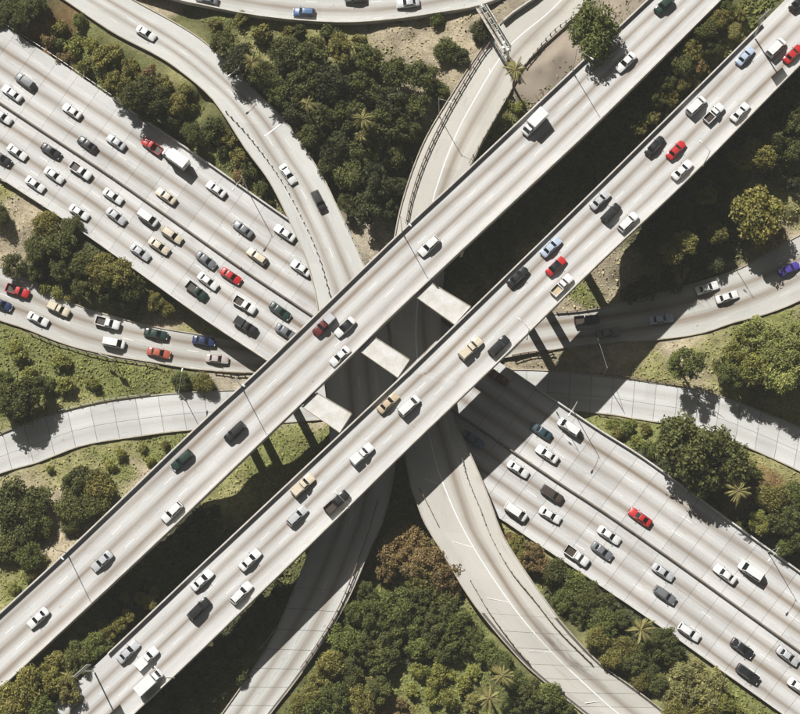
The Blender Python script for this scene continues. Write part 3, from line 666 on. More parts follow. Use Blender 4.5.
for k in range(3):
    q = B-d*(.3+k*.9)-n*(.2+.6*(k % 2))-up*.15; mb = MB(); mb.box(q[:], (.5, .7, .4), math.atan2(d.y, d.x)); mb.build('light_box', M['lamp'], root)
# ------------------------------------------------------------------ vehicles
PAINT = {'white': (.78, .78, .76), 'silver': (.50, .51, .52), 'grey': (.16, .17, .18), 'black': (.012, .013, .014), 'red': (.50, .018, .02), 'maroon': (.13, .02, .02),
         'dark green': (.010, .035, .026), 'dark blue': (.015, .03, .10), 'blue': (.05, .12, .26), 'cream': (.66, .58, .44), 'beige': (.56, .44, .29), 'purple': (.07, .045, .34),
         'teal': (.02, .06, .075), 'orange red': (.42, .09, .05), 'pale blue': (.45, .54, .66), 'pinkish silver': (.50, .42, .40), 'brown': (.06, .045, .035)}
PM = {}
def paint_mat(c):
    if c not in PM:
        m, nt, p = newmat('paint_'+c.replace(' ', '_')); p.inputs['Roughness'].default_value = .32; p.inputs['Coat Weight'].default_value = .4; p.inputs['Coat Roughness'].default_value = .08
        tc = nd(nt, 'ShaderNodeTexCoord'); oi = nd(nt, 'ShaderNodeObjectInfo'); f = noise(nt, tc.outputs['Object'], 1.2, 4, .6)
        col = PAINT[c]; k = mixc(nt, ramp(nt, f, .35, .7), col, tuple(x*.82+.012 for x in col))
        nt.links.new(k, p.inputs['Base Color']); PM[c] = m
    return PM[c]
def loft(st):
    mb = MB(); rings = []
    for x, w, z0, z1, cr in st:
        h = z1-z0; half = [(.84*w, z0), (w, z0+.22*h), (w, z0+.66*h), (.955*w, z0+.9*h), (.80*w, z1), (.42*w, z1+cr*.8)]
        ring = [(x, -a, b) for a, b in half]+[(x, 0, z1+cr)]+[(x, a, b) for a, b in half[::-1]]; rings.append(ring)
    n = len(rings[0])
    for i in range(len(rings)-1):
        for j in range(n):
            k = (j+1) % n; mb.quad([rings[i][j], rings[i][k], rings[i+1][k], rings[i+1][j]])
    mb.quad(rings[0]); mb.quad(rings[-1][::-1]); return mb
def cabin(bf, br, bw, bz, tf, tr, tw, tz, dome=.05):
    """roof with pillars as a domed frustum; glass panes sit 1.5 cm proud of its four faces"""
    mb = MB(); n = 5
    def top(i, j):
        a = i/(n-1); b = j/(n-1)*2-1; return Vector((tf+(tr-tf)*a, tw*b*(1-.05*abs(2*a-1)), tz+dome*(1-b*b)*(1-(2*a-1)**2*.6)))
    T = [[top(i, j) for j in range(n)] for i in range(n)]
    def bot(i, j): a = i/(n-1); b = j/(n-1)*2-1; return Vector((bf+(br-bf)*a, bw*b, bz))
    for i in range(n-1):
        for j in range(n-1): mb.quad([T[i][j], T[i][j+1], T[i+1][j+1], T[i+1][j]])
    for j in range(n-1):
        mb.quad([bot(0, j), bot(0, j+1), T[0][j+1], T[0][j]]); mb.quad([T[-1][j], T[-1][j+1], bot(n-1, j+1), bot(n-1, j)])
    for i in range(n-1):
        mb.quad([bot(i, 0), T[i][0], T[i+1][0], bot(i+1, 0)]); mb.quad([bot(i, n-1), bot(i+1, n-1), T[i+1][n-1], T[i][n-1]])
    def pane(a, b, c, d, m0, m1, mt, mbm, splits=1, gap=.05):      # a,b bottom; c,d top (c over b, d over a)
        g = MB(); nrm = (b-a).cross(d-a).normalized()
        if nrm.dot((a+b+c+d)/4-Vector(((bf+br)/2, 0, (bz+tz)/2))) < 0: nrm = -nrm
        def pt(u, v): return (a.lerp(b, u)).lerp(d.lerp(c, u), v)+nrm*.018
        for s in range(splits):
            u0 = m0+(1-m0-m1)*s/splits+(gap/2 if s else 0); u1 = m0+(1-m0-m1)*(s+1)/splits-(gap/2 if s < splits-1 else 0)
            for q in range(4):
                uu0 = u0+(u1-u0)*q/4; uu1 = u0+(u1-u0)*(q+1)/4
                pts = [pt(uu0, mbm), pt(uu1, mbm), pt(uu1, 1-mt), pt(uu0, 1-mt)]
                g.quad(pts if nrm.dot((Vector(pts[1])-Vector(pts[0])).cross(Vector(pts[3])-Vector(pts[0]))) > 0 else pts[::-1])
        return g
    V = Vector
    ws = pane(V((bf, -bw, bz)), V((bf, bw, bz)), V((tf, tw*.95, tz)), V((tf, -tw*.95, tz)), .05, .05, .03, .06)
    rw = pane(V((br, -bw, bz)), V((br, bw, bz)), V((tr, tw*.95, tz)), V((tr, -tw*.95, tz)), .08, .08, .06, .12)
    sw = [pane(V((bf, s*bw, bz)), V((br, s*bw, bz)), V((tr, s*tw, tz)), V((tf, s*tw, tz)), .09, .09, .10, .08, 2) for s in (-1, 1)]
    return mb, ws, rw, sw
SED = [(2.45, .60, .38, .58, .0), (2.40, .74, .30, .64, .01), (2.18, .86, .22, .72, .03), (1.6, .905, .2, .80, .05), (.95, .915, .2, .90, .04), (.2, .92, .2, .94, .0), (-.8, .92, .2, .95, .0), (-1.5, .91, .2, .95, .03), (-2.1, .88, .24, .92, .04), (-2.38, .78, .30, .84, .02), (-2.46, .64, .40, .74, .0)]
VAN = [(2.45, .66, .40, .78, .0), (2.38, .82, .30, .86, .02), (2.1, .93, .24, .98, .04), (1.6, .95, .22, 1.05, .02), (.5, .96, .22, 1.08, 0), (-1.4, .96, .22, 1.08, 0), (-2.35, .93, .25, 1.06, 0), (-2.46, .86, .34, .98, 0)]
PCK = [(2.6, .70, .42, .72, .0), (2.54, .84, .32, .80, .02), (2.3, .93, .28, .92, .04), (1.7, .95, .26, 1.0, .05), (1.2, .96, .26, 1.04, .02), (.3, .96, .26, 1.06, 0), (-.42, .96, .26, 1.06, 0), (-.5, .95, .3, 1.04, 0)]
TRK = [(3.2, .8, .45, .95, 0), (3.12, .93, .36, 1.05, .02), (2.7, 1.02, .34, 1.18, .04), (2.1, 1.03, .34, 1.25, 0), (1.35, 1.03, .34, 1.25, 0), (1.25, 1.0, .4, 1.2, 0)]
def wheel_mesh():
    mb = MB(); mb.tube((0, -.11, 0), (0, .11, 0), .32, .32, 18); return mb.mesh('wheel', M['tyre'])
def hub_mesh():
    mb = MB(); mb.tube((0, -.125, 0), (0, .125, 0), .19, .19, 12); return mb.mesh('rim', M['steel'])
WH, HB = wheel_mesh(), hub_mesh()
LAMPB = MB(); LAMPB.box((0, 0, 0), (.10, .36, .13)); HL = LAMPB.mesh('headlight', M['headlight']); LAMPB = MB(); LAMPB.box((0, 0, 0), (.08, .34, .15)); TL = LAMPB.mesh('taillight', M['taillight'])
MIR = MB(); MIR.box((0, 0, 0), (.12, .2, .13)); MIR = MIR.mesh('mirror', M['trim'])
def pm(mb, name, smooth=True, mat=None):
    me = mb.mesh(name, mat, smooth, True)
    if mat is None: me.materials.append(M['trim'])
    if smooth:
        try: me.set_sharp_from_angle(angle=R(38))
        except Exception: pass
    return me
KIT = {}
def kit(kind):
    if kind in KIT: return KIT[kind]
    K = []                                      # (name, mesh, location, paint?)
    def cab(*a, **k):
        c, ws, rw, sw = cabin(*a, **k); K.append(('roof', pm(c, 'roof'), (0, 0, 0), 'roof'))
        K.append(('windshield', pm(ws, 'windshield', False, M['glass']), (0, 0, 0), None)); K.append(('rear_window', pm(rw, 'rear_window', False, M['glass']), (0, 0, 0), None))
        for s in sw: K.append(('side_window', pm(s, 'side_window', False, M['glass']), (0, 0, 0), None))
    wx, ww, wz, hx, hw, tx = 1.45, .82, .32, 2.40, .60, -2.44
    if kind in ('sedan', 'coupe', 'dark roofed car'):
        K.append(('body', pm(loft(SED), 'body'), (0, 0, 0), 'paint'))
        if kind == 'coupe': cab(.95, -1.75, .80, .91, .05, -.75, .58, 1.30)
        else: cab(1.05, -1.62, .82, .92, .30, -.98, .64, 1.40)
    elif kind == 'wagon':
        K.append(('body', pm(loft(SED), 'body'), (0, 0, 0), 'paint')); cab(1.05, -2.28, .83, .92, .35, -1.95, .66, 1.48)
    elif kind == 'van':
        K.append(('body', pm(loft(VAN), 'body'), (0, 0, 0), 'paint')); cab(1.75, -2.38, .90, 1.06, .95, -2.2, .78, 1.95)
    elif kind == 'suv':
        K.append(('body', pm(loft(VAN), 'body'), (0, 0, 0), 'paint')); cab(1.15, -2.36, .88, 1.05, .5, -2.05, .74, 1.72)
    elif kind in ('pickup', 'covered pickup', 'flatbed truck'):
        K.append(('body', pm(loft(PCK), 'body'), (0, 0, 0), 'paint')); cab(1.15, -.38, .87, 1.03, .55, -.22, .72, 1.68)
        b = MB()
        if kind == 'flatbed truck':
            b.box((-1.65, 0, .85), (2.2, 2.0, .25))
        else:
            b.box((-1.6, .90, .80), (2.16, .12, .60)); b.box((-1.6, -.90, .80), (2.16, .12, .60)); b.box((-2.64, 0, .78), (.10, 1.92, .58)); b.box((-.545, 0, .78), (.07, 1.68, .58))
        K.append(('cargo_bed', pm(b, 'cargo_bed', False), (0, 0, 0), 'paint'))
        if kind != 'flatbed truck':
            b = MB(); b.box((-1.585, 0, .58), (2.0, 1.675, .1)); K.append(('bed_floor', pm(b, 'bed_floor', False), (0, 0, 0), 'bed'))
        if kind == 'covered pickup':
            b = MB(); lo = [Vector((-.52, .93, 1.105)), Vector((-2.66, .93, 1.105)), Vector((-2.66, -.93, 1.105)), Vector((-.52, -.93, 1.105))]
            hi = [Vector((-.6, .78, 1.62)), Vector((-2.5, .78, 1.62)), Vector((-2.5, -.78, 1.62)), Vector((-.6, -.78, 1.62))]; b.hexa(lo, hi)
            K.append(('bed_cover', pm(b, 'bed_cover', False), (0, 0, 0), 'paint'))
        wx, ww, hx, tx = 1.6, .86, 2.53, -2.70
    elif kind == 'box truck':
        K.append(('body', pm(loft(TRK), 'body'), (0, 0, 0), 'paint')); cab(2.75, 1.3, .97, 1.22, 2.2, 1.4, .84, 2.15)
        b = MB(); b.box((-1.0, 0, 2.1), (4.4, 2.35, 2.3)); me = pm(b, 'cargo_box', False); K.append(('cargo_box', me, (0, 0, 0), 'paint'))
        b = MB(); b.box((-1.0, 0, .72), (4.5, 1.0, .36)); K.append(('chassis', pm(b, 'chassis', False, M['trim']), (0, 0, 0), None))
        b = MB(); b.box((-3.22, 0, .6), (.15, 2.1, .16)); K.append(('bumper', pm(b, 'bumper', False, M['trim']), (0, 0, 0), None))
        wx, ww, wz, hx, hw, tx = 2.1, .92, .4, 3.12, .7, -3.22
    if kind != 'box truck':
        z = .46; b = MB(); b.box((hx+.06, 0, z), (.14, 1.5, .17)); K.append(('bumper', pm(b, 'bumper', False), (0, 0, 0), 'bumper'))
        b = MB(); b.box((tx-.02, 0, z+.02), (.12, 1.5, .17)); K.append(('bumper', pm(b, 'bumper', False), (0, 0, 0), 'bumper'))
    for sx in (-1, 1):
        for sy in (-1, 1): K.append(('wheel', WH, (sx*wx*(1.0 if sx > 0 else .98), sy*ww, wz), None))
    hz = .62 if kind not in ('box truck',) else .85
    for sy in (-1, 1):
        K.append(('headlight', HL, (hx-.02, sy*hw, hz), None)); K.append(('taillight', TL, (tx+.02, sy*hw*.95, hz+.1), None)); K.append(('mirror', MIR, ((.85 if kind not in ('van', 'box truck') else 1.4 if kind == 'van' else 2.3), sy*1.02, 1.0 if kind != 'box truck' else 1.5), None))
    KIT[kind] = K; return K
def ordn(i): return ['first', 'second', 'third', 'fourth', 'fifth', 'sixth', 'seventh', 'eighth', 'ninth', 'tenth', 'eleventh', 'twelfth'][i]
# photo x, y, kind, colour, stretch, optional: roof colour / bed colour / scale
CARS = [
 # upper carriageway of the left freeway
 (25, 81, 'suv', 'grey', 'LU'), (12, 93, 'sedan', 'white', 'LU'), (72, 111, 'sedan', 'white', 'LU'), (87, 144, 'sedan', 'black', 'LU'), (116, 142, 'sedan', 'silver', 'LU'), (152, 146, 'pickup', 'red', 'LU'),
 (176, 159, 'box truck', 'white', 'LU'), (166, 196, 'sedan', 'cream', 'LU'), (216, 189, 'sedan', 'white', 'LU'), (243, 229, 'sedan', 'grey', 'LU'), (285, 233, 'sedan', 'white', 'LU'), (257, 256, 'wagon', 'cream', 'LU'), (301, 268, 'sedan', 'white', 'LU'),
 # lower carriageway of the left freeway
 (2, 116, 'sedan', 'white', 'LL'), (1, 158, 'sedan', 'black', 'LL'), (51, 151, 'sedan', 'black', 'LL'), (17, 152, 'sedan', 'white', 'LL'), (81, 171, 'pickup', 'white', 'LL'), (54, 175, 'sedan', 'white', 'LL'), (35, 184, 'sedan', 'white', 'LL'),
 (113, 196, 'sedan', 'white', 'LL'), (79, 212, 'sedan', 'white', 'LL'), (116, 216, 'sedan', 'silver', 'LL'), (148, 218, 'van', 'white', 'LL'), (172, 235, 'wagon', 'cream', 'LL'), (159, 246, 'sedan', 'cream', 'LL'), (140, 252, 'sedan', 'silver', 'LL'),
 (197, 291, 'pickup', 'dark green', 'LL'), (206, 260, 'sedan', 'grey', 'LL'), (208, 281, 'sedan', 'white', 'LL'), (231, 276, 'sedan', 'red', 'LL'), (245, 305, 'pickup', 'white', 'LL'), (246, 326, 'covered pickup', 'black', 'LL'), (280, 311, 'sedan', 'dark green', 'LL'), (286, 332, 'sedan', 'grey', 'LL'),
 # upper carriageway of the right freeway
 (541, 431, 'sedan', 'teal', 'RU'), (569, 427, 'van', 'white', 'RU'), (547, 454, 'sedan', 'white', 'RU'), (640, 517, 'coupe', 'red', 'RU'), (725, 574, 'sedan', 'white', 'RU'), (751, 571, 'van', 'white', 'RU', {'scale': 1.12}), (498, 377, 'sedan', 'maroon', 'RU'),
 # lower carriageway of the right freeway
 (473, 439, 'sedan', 'blue', 'RL'), (518, 469, 'sedan', 'white', 'RL'), (552, 494, 'suv', 'brown', 'RL'), (516, 512, 'van', 'white', 'RL'), (550, 515, 'sedan', 'white', 'RL'), (577, 556, 'pickup', 'white', 'RL'), (602, 551, 'sedan', 'grey', 'RL'), (609, 535, 'sedan', 'white', 'RL'),
 (663, 572, 'sedan', 'silver', 'RL'), (665, 595, 'wagon', 'grey', 'RL'), (689, 632, 'wagon', 'white', 'RL'), (742, 648, 'sedan', 'black', 'RL'), (748, 674, 'wagon', 'black', 'RL'), (788, 656, 'sedan', 'silver', 'RL'), (799, 687, 'sedan', 'white', 'RL'),
 # upper left deck
 (664, 5, 'suv', 'dark green', 'NW'), (626, 62, 'sedan', 'white', 'NW'), (534, 124, 'box truck', 'white', 'NW', {'scale': .98}), (429, 246, 'wagon', 'white', 'NW'), (324, 325, 'covered pickup', 'maroon', 'NW', {'front': 'silver'}), (345, 327, 'dark roofed car', 'white', 'NW', {'roof': 'black'}), (340, 356, 'sedan', 'white', 'NW'),
 (235, 432, 'suv', 'black', 'NW'), (182, 460, 'wagon', 'dark green', 'NW'), (172, 512, 'wagon', 'white', 'NW'), (102, 561, 'sedan', 'silver', 'NW'), (38, 618, 'sedan', 'white', 'NW'),
 # lower right deck
 (799, 2, 'sedan', 'black', 'SE'), (745, 56, 'sedan', 'pale blue', 'SE'), (776, 48, 'van', 'white', 'SE'), (793, 54, 'sedan', 'red', 'SE'), (696, 106, 'van', 'white', 'SE'), (714, 113, 'pickup', 'white', 'SE'), (740, 112, 'sedan', 'white', 'SE'), (655, 146, 'sedan', 'black', 'SE'), (676, 150, 'sedan', 'red', 'SE'), (682, 170, 'sedan', 'white', 'SE'),
 (600, 200, 'sedan', 'silver', 'SE'), (611, 213, 'suv', 'black', 'SE'), (628, 222, 'suv', 'white', 'SE'), (551, 247, 'sedan', 'pale blue', 'SE'), (556, 266, 'sedan', 'red', 'SE', {'roof': 'black'}), (562, 285, 'pickup', 'white', 'SE', {'bed': 'beige'}), (518, 277, 'sedan', 'black', 'SE'), (471, 348, 'covered pickup', 'cream', 'SE'), (499, 346, 'suv', 'black', 'SE'),
 (388, 403, 'sedan', 'beige', 'SE'), (409, 406, 'van', 'white', 'SE'), (362, 454, 'covered pickup', 'white', 'SE'), (303, 485, 'covered pickup', 'cream', 'SE'), (297, 516, 'wagon', 'silver', 'SE'), (337, 502, 'pickup', 'black', 'SE'), (250, 560, 'sedan', 'white', 'SE'), (202, 580, 'sedan', 'white', 'SE'), (241, 593, 'wagon', 'white', 'SE'), (199, 609, 'suv', 'black', 'SE'),
 (128, 652, 'sedan', 'silver', 'SE'), (147, 658, 'flatbed truck', 'white', 'SE'), (150, 682, 'box truck', 'white', 'SE', {'scale': .95}),
 # flyovers and lowest ramps
 (146, 33, 'sedan', 'white', 'A1'), (288, 174, 'sedan', 'white', 'A1'), (319, 201, 'suv', 'black', 'A1'),
 (18, 291, 'pickup', 'red', 'A3L'), (1, 304, 'sedan', 'dark blue', 'A3L'), (59, 309, 'covered pickup', 'cream', 'A3L'), (38, 319, 'sedan', 'white', 'A3L'), (108, 323, 'pickup', 'white', 'A3L'), (114, 343, 'van', 'white', 'A3L'), (156, 334, 'sedan', 'dark green', 'A3L'), (159, 353, 'sedan', 'orange red', 'A3L'), (204, 341, 'sedan', 'dark blue', 'A3L'), (217, 359, 'sedan', 'pinkish silver', 'A3L'),
 (707, 288, 'sedan', 'white', 'A3R'), (727, 297, 'sedan', 'white', 'A3R'), (789, 269, 'sedan', 'purple', 'A3R'), (661, 319, 'sedan', 'pale blue', 'A3R'), (608, 333, 'sedan', 'grey', 'A3R'), (587, 320, 'pickup', 'black', 'A3R'),
 (304, 12, 'wagon', 'blue', 'A5'), (356, -1, 'sedan', 'black', 'A5'), (207, -1, 'sedan', 'grey', 'A5'), (408, 3, 'sedan', 'silver', 'A5'),
]
STR = {'LU': ('F', -1, 'upper left freeway', 'decks'), 'LL': ('F', 1, 'lower left freeway', 'decks'), 'RU': ('F', -1, 'upper right freeway', 'decks'), 'RL': ('F', 1, 'lower right freeway', 'decks'),
       'NW': ('NW', -1, 'upper left deck', 'bottom left'), 'SE': ('SE', 1, 'lower right deck', 'bottom left'), 'A1': ('A1', 1, 'left flyover', 'top'), 'A3L': ('A3', 1, 'left lowest ramp', 'left'), 'A3R': ('A3', 1, 'right lowest ramp', 'right'), 'A5': ('A5', -1, 'road at the top edge', 'left')}
info = []
for c in CARS:
    x, y, kind, colr, st = c[:5]; opt = c[5] if len(c) > 5 else {}
    key, dr, phrase, ref = STR[st]; r = RD[key]; p, t, a, z, tv = r.place(x, y, .7)
    if key == 'F':
        off = abs(a-.52)*r.W(t); lane = min(2, max(0, int((off-1.3)/3.75))); ln = ['median lane', 'middle lane', 'outer lane'][lane]
    elif key in ('NW', 'SE'):
        lane = min(2, max(0, int(a*3))); ln = ['upper left lane', 'middle lane', 'lower right lane'][lane]
    else: lane = 0 if a < .5 else 1; ln = ['upper lane', 'lower lane'][lane] if key != 'A1' else ['left lane', 'right lane'][lane]
    info.append(dict(p=p, t=t, z=z, tv=tv, lane=ln, st=st, kind=kind, col=colr, opt=opt, key=key, dr=dr, phrase=phrase, ref=ref))
def refpos(d):
    return {'LU': -d['t'], 'LL': -d['t'], 'RU': d['t'], 'RL': d['t'], 'A3R': -d['t']}.get(d['st'], d['t'])
for d in info:
    nm = {'sedan': 'sedan', 'coupe': 'coupe', 'dark roofed car': 'car', 'suv': 'sport utility vehicle'}.get(d['kind'], d['kind'])
    col = d['col']+(' and black' if d['opt'].get('roof') else '')
    same = [e for e in info if e['st'] == d['st'] and e['kind'] == d['kind'] and e['col'] == d['col'] and e['opt'].get('roof') == d['opt'].get('roof')]
    mates = sorted([e for e in same if e['lane'] == d['lane']], key=refpos)
    extra = ' with tan bed' if d['opt'].get('bed') else ''
    if len(same) == 1: lab = f"{col} {nm}{extra} in the {d['lane']} of the {d['phrase']}"
    elif len(mates) == 1: lab = f"{col} {nm}, only one in the {d['lane']} of the {d['phrase']}"
    else: lab = f"{col} {nm}, {ordn(mates.index(d))} from the {d['ref']} in the {d['lane']}, {d['phrase']}"
    name = {'sedan': 'sedan', 'coupe': 'coupe', 'dark roofed car': 'sedan', 'wagon': 'wagon', 'van': 'van', 'suv': 'suv', 'pickup': 'pickup_truck', 'covered pickup': 'pickup_truck', 'flatbed truck': 'flatbed_truck', 'box truck': 'box_truck'}[d['kind']]
    cat = {'van': 'van', 'pickup': 'pickup truck', 'covered pickup': 'pickup truck', 'flatbed truck': 'truck', 'box truck': 'truck'}.get(d['kind'], 'car')
    root = tag(empty(name, (d['p'].x, d['p'].y, d['z']+TOP)), lab, cat, 'vehicles on the '+d['phrase'])
    ang = math.atan2(d['tv'][1]*d['dr'], d['tv'][0]*d['dr'])+R(random.uniform(-2, 2))
    sc = d['opt'].get('scale', random.uniform(1.0, 1.06)); root.rotation_euler = (0, 0, ang); root.scale = (sc*random.uniform(.97, 1.03), sc, sc*random.uniform(.97, 1.04))
    body = paint_mat(d['col']); roofm = paint_mat(d['opt']['roof']) if d['opt'].get('roof') else body
    bump = random.choice([body, M['trim'], M['steel']]); bed = paint_mat(d['opt'].get('bed', 'brown'))
    for nme, mesh, loc, pt in kit(d['kind']):
        o = bpy.data.objects.new(nme, mesh); link(o, root); o.location = loc
        if nme == 'wheel': link(bpy.data.objects.new('rim', HB), o)
        if pt:
            o.material_slots[0].link = 'OBJECT'
            mt = {'paint': body, 'roof': roofm, 'bumper': bump, 'bed': bed}[pt]
            if nme == 'bed_cover' and d['opt'].get('front'): mt = paint_mat(d['opt']['front'])
            o.material_slots[0].material = mt
# ------------------------------------------------------------------ vegetation
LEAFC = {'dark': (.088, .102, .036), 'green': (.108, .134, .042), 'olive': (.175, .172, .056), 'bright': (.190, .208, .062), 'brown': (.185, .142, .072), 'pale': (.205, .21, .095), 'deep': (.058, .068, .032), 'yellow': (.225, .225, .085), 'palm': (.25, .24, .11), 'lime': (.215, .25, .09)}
LM = {}
def leaf_mat(c):
    if c not in LM:
        m, nt, p = newmat('leaves_'+c); p.inputs['Roughness'].default_value = .6; p.inputs['Specular IOR Level'].default_value = .25
        a = nd(nt, 'ShaderNodeAttribute'); a.attribute_name = 'leaf_tone'; oi = nd(nt, 'ShaderNodeObjectInfo')
        col = LEAFC[c]; k = mixc(nt, a.outputs['Fac'], tuple(x*.5 for x in col), (col[0]*2.0, col[1]*1.75, col[2]*1.35))
        tc = nd(nt, 'ShaderNodeTexCoord'); k = mixc(nt, ramp(nt, noise(nt, tc.outputs['Object'], 2.2, 1), .45, .7, 0, .55), k, (col[0]*1.4, col[1]*1.4, col[2]*1.1))
        k = mixc(nt, 1.0, k, _grey(nt, ramp(nt, oi.outputs['Random'], 0, 1, .8, 1.2)), 'MULTIPLY')
        nt.links.new(k, p.inputs['Base Color'])
        tr = nd(nt, 'ShaderNodeBsdfTranslucent'); nt.links.new(k, tr.inputs[0]); mx = nd(nt, 'ShaderNodeMixShader'); mx.inputs[0].default_value = .2
        nt.links.new(p.outputs[0], mx.inputs[1]); nt.links.new(tr.outputs[0], mx.inputs[2]); nt.links.new(mx.outputs[0], nt.nodes['Material Output'].inputs[0])
        LM[c] = m
    return LM[c]
M['bark'] = simple('bark', (.10, .075, .05), .9, var=.3, scale=3)
M['palm_bark'] = simple('palm_bark', (.16, .12, .08), .9, var=.3, scale=3)
def leaf_cloud(C, N, size, tone):
    """one diamond leaf clump per centre"""
    n = len(C); a = RNG.normal(size=(n, 3)); a -= N*np.sum(a*N, 1)[:, None]; a /= np.linalg.norm(a, axis=1)[:, None]; b = np.cross(N, a)
    L = size*RNG.uniform(.7, 1.4, n); Wd = L*RNG.uniform(.45, .7, n)
    V = np.stack([C-a*L[:, None], C+b*Wd[:, None], C+a*L[:, None]+N*(L*.25)[:, None]*RNG.uniform(-1, 1, n)[:, None], C-b*Wd[:, None]], 1).reshape(-1, 3)
    return V, np.repeat(tone, 4)
def make_leaf_mesh(name, C, N, size, tone):
    V, T = leaf_cloud(C, N, size, tone); n = len(C); me = bpy.data.meshes.new(name)
    me.from_pydata(V.tolist(), [], np.arange(n*4).reshape(-1, 4).tolist())
    at_ = me.attributes.new('leaf_tone', 'FLOAT', 'POINT'); at_.data.foreach_set('value', T); return me
def crown_mesh(seed, flat=.75, lobes=22, n=7500, lr=(.22, .42), size=.05, spread=.74):
    r = np.random.default_rng(seed); C, N, T = [], [], []
    cs = []
    while len(cs) < lobes:
        v = r.normal(size=3); v /= np.linalg.norm(v); v *= r.uniform(.15, 1)**.45*spread
        if v[2] < -.55: continue
        cs.append((v*np.array([1, 1, flat]), r.uniform(*lr), r.uniform(0, 1)))
    tot = sum(q[1]**2 for q in cs)
    for c, rad, tn in cs:
        k = int(n*rad*rad/tot); d = r.normal(size=(k, 3)); d /= np.linalg.norm(d, axis=1)[:, None]
        d[:, 2] = np.where(d[:, 2] < -.35, -d[:, 2], d[:, 2])
        rr = rad*(1.12-.6*r.random(k)**1.6)*(1+.22*np.sin(d[:, 0]*7+tn*6)*np.cos(d[:, 1]*6+tn*9))
        C.append(c+d*rr[:, None]*np.array([1, 1, .9])); q = d+r.normal(size=(k, 3))*.8+np.array([0, 0, .3]); N.append(q/np.linalg.norm(q, axis=1)[:, None])
        T.append(np.clip(.05+.28*tn+.75*r.random(k)**1.4, 0, 1))
    return make_leaf_mesh('crown', np.vstack(C), np.vstack(N), size, np.concatenate(T))
CROWN = [crown_mesh(i, flat=f, lobes=l, lr=lr) for i, (f, l, lr) in enumerate([(.75, 34, (.16, .40)), (.7, 46, (.12, .34)), (.85, 30, (.16, .44)), (.65, 54, (.10, .30)), (.8, 40, (.12, .38)), (.7, 64, (.09, .28))])]
LOOSE = [crown_mesh(50+i, flat=.75, lobes=60, n=5200, lr=(.08, .26), size=.046, spread=.86) for i in range(3)]
SHRUB = [crown_mesh(80+i, flat=.6, lobes=14, n=1500, lr=(.25, .45), size=.085) for i in range(4)]
def trunk_mesh(seed, limbs=7):
    r = random.Random(seed); mb = MB(); mb.tube((0, 0, -.15), (.02, .01, .34), .075, .05, 9); mb.tube((.02, .01, .34), (.03, -.02, .6), .05, .028, 8)
    for i in range(limbs):
        a = 2*math.pi*i/limbs+r.uniform(-.3, .3); h = r.uniform(.25, .45); q = (.45*math.cos(a)*r.uniform(.7, 1.2), .45*math.sin(a)*r.uniform(.7, 1.2), h+r.uniform(.2, .4))
        mb.tube((.02, .01, h), q, .03, .012, 6)
        mb.tube(q, (q[0]*1.5, q[1]*1.5, q[2]+.15), .012, .004, 5)
    return mb.mesh('trunk', M['bark'], True)
TRUNK = [trunk_mesh(i) for i in range(3)]
def tree(px, py, rpx, colr, label, group=None, hf=1.25, kind='tree', loose=False, cat='tree', name='broadleaf_tree'):
    rad = rpx/4.64*random.uniform(.88, 1.16)
    shrub = kind == 'shrub'; h = rad*(.55 if shrub else hf)
    g = ground_at(px, py, h); zc = h
    root = tag(empty(name if not shrub else 'shrub', g), label, cat if not shrub else 'shrub', group)
    root.rotation_euler = (0, 0, random.uniform(0, 6.28)); s = rad*1.08
    me = random.choice(SHRUB if shrub else LOOSE if loose else CROWN+LOOSE[:2])
    o = bpy.data.objects.new('crown' if not shrub else 'foliage', me); link(o, root); o.location = (0, 0, zc); sx = random.uniform(.84, 1.19)
    o.scale = (s*sx, s/sx, s*random.uniform(.9, 1.1))
    if not me.materials: me.materials.append(leaf_mat('green'))
    o.material_slots[0].link = 'OBJECT'; o.material_slots[0].material = leaf_mat(colr)
    t = bpy.data.objects.new('trunk' if not shrub else 'stem', random.choice(TRUNK)); link(t, root); th = zc/.55 if not shrub else rad*.8
    t.scale = (rad*.95, rad*.95, th); t.location = (0, 0, 0)
    return root
def grove(pts, label, group, **k):
    rows = max(1, round(len(pts)/8)); ys = sorted(pts, key=lambda q: q[1]); per = -(-len(pts)//rows)
    for i in range(rows):
        row = sorted(ys[i*per:(i+1)*per], key=lambda q: q[0])
        for j, q in enumerate(row):
            sfx = (f', {ordn(i)} row down' if rows > 1 else '')+f', {ordn(j)} from left' if len(pts) > 1 else ''
            tree(q[0], q[1], q[2], q[3], label+sfx, group, **k)
# the big dark grove between the two upper flyovers
grove([(222, 42, 16, 'dark'), (240, 62, 17, 'deep'), (262, 75, 16, 'dark'), (285, 52, 17, 'dark'), (312, 55, 18, 'dark'), (340, 48, 16, 'olive'), (368, 58, 18, 'dark'), (396, 72, 18, 'dark'), (424, 78, 17, 'dark'), (438, 92, 12, 'dark'),
       (276, 92, 15, 'green'), (300, 88, 18, 'dark'), (330, 84, 20, 'deep'), (362, 88, 20, 'dark'), (392, 102, 19, 'deep'), (418, 106, 16, 'dark'), (296, 112, 14, 'deep'), (320, 116, 17, 'dark'), (348, 116, 18, 'dark'), (378, 128, 19, 'dark'), (405, 130, 15, 'dark'),
       (312, 136, 14, 'dark'), (336, 146, 18, 'deep'), (364, 150, 18, 'dark'), (392, 156, 16, 'dark'), (328, 168, 14, 'dark'), (350, 178, 18, 'dark'), (376, 180, 18, 'deep'), (396, 186, 12, 'deep'), (348, 204, 14, 'dark'), (368, 206, 16, 'deep'), (388, 208, 11, 'deep'), (312, 26, 0.1, 'olive')][:-1],
      'dark evergreen tree in the dense upper grove', 'trees of the dark upper grove')
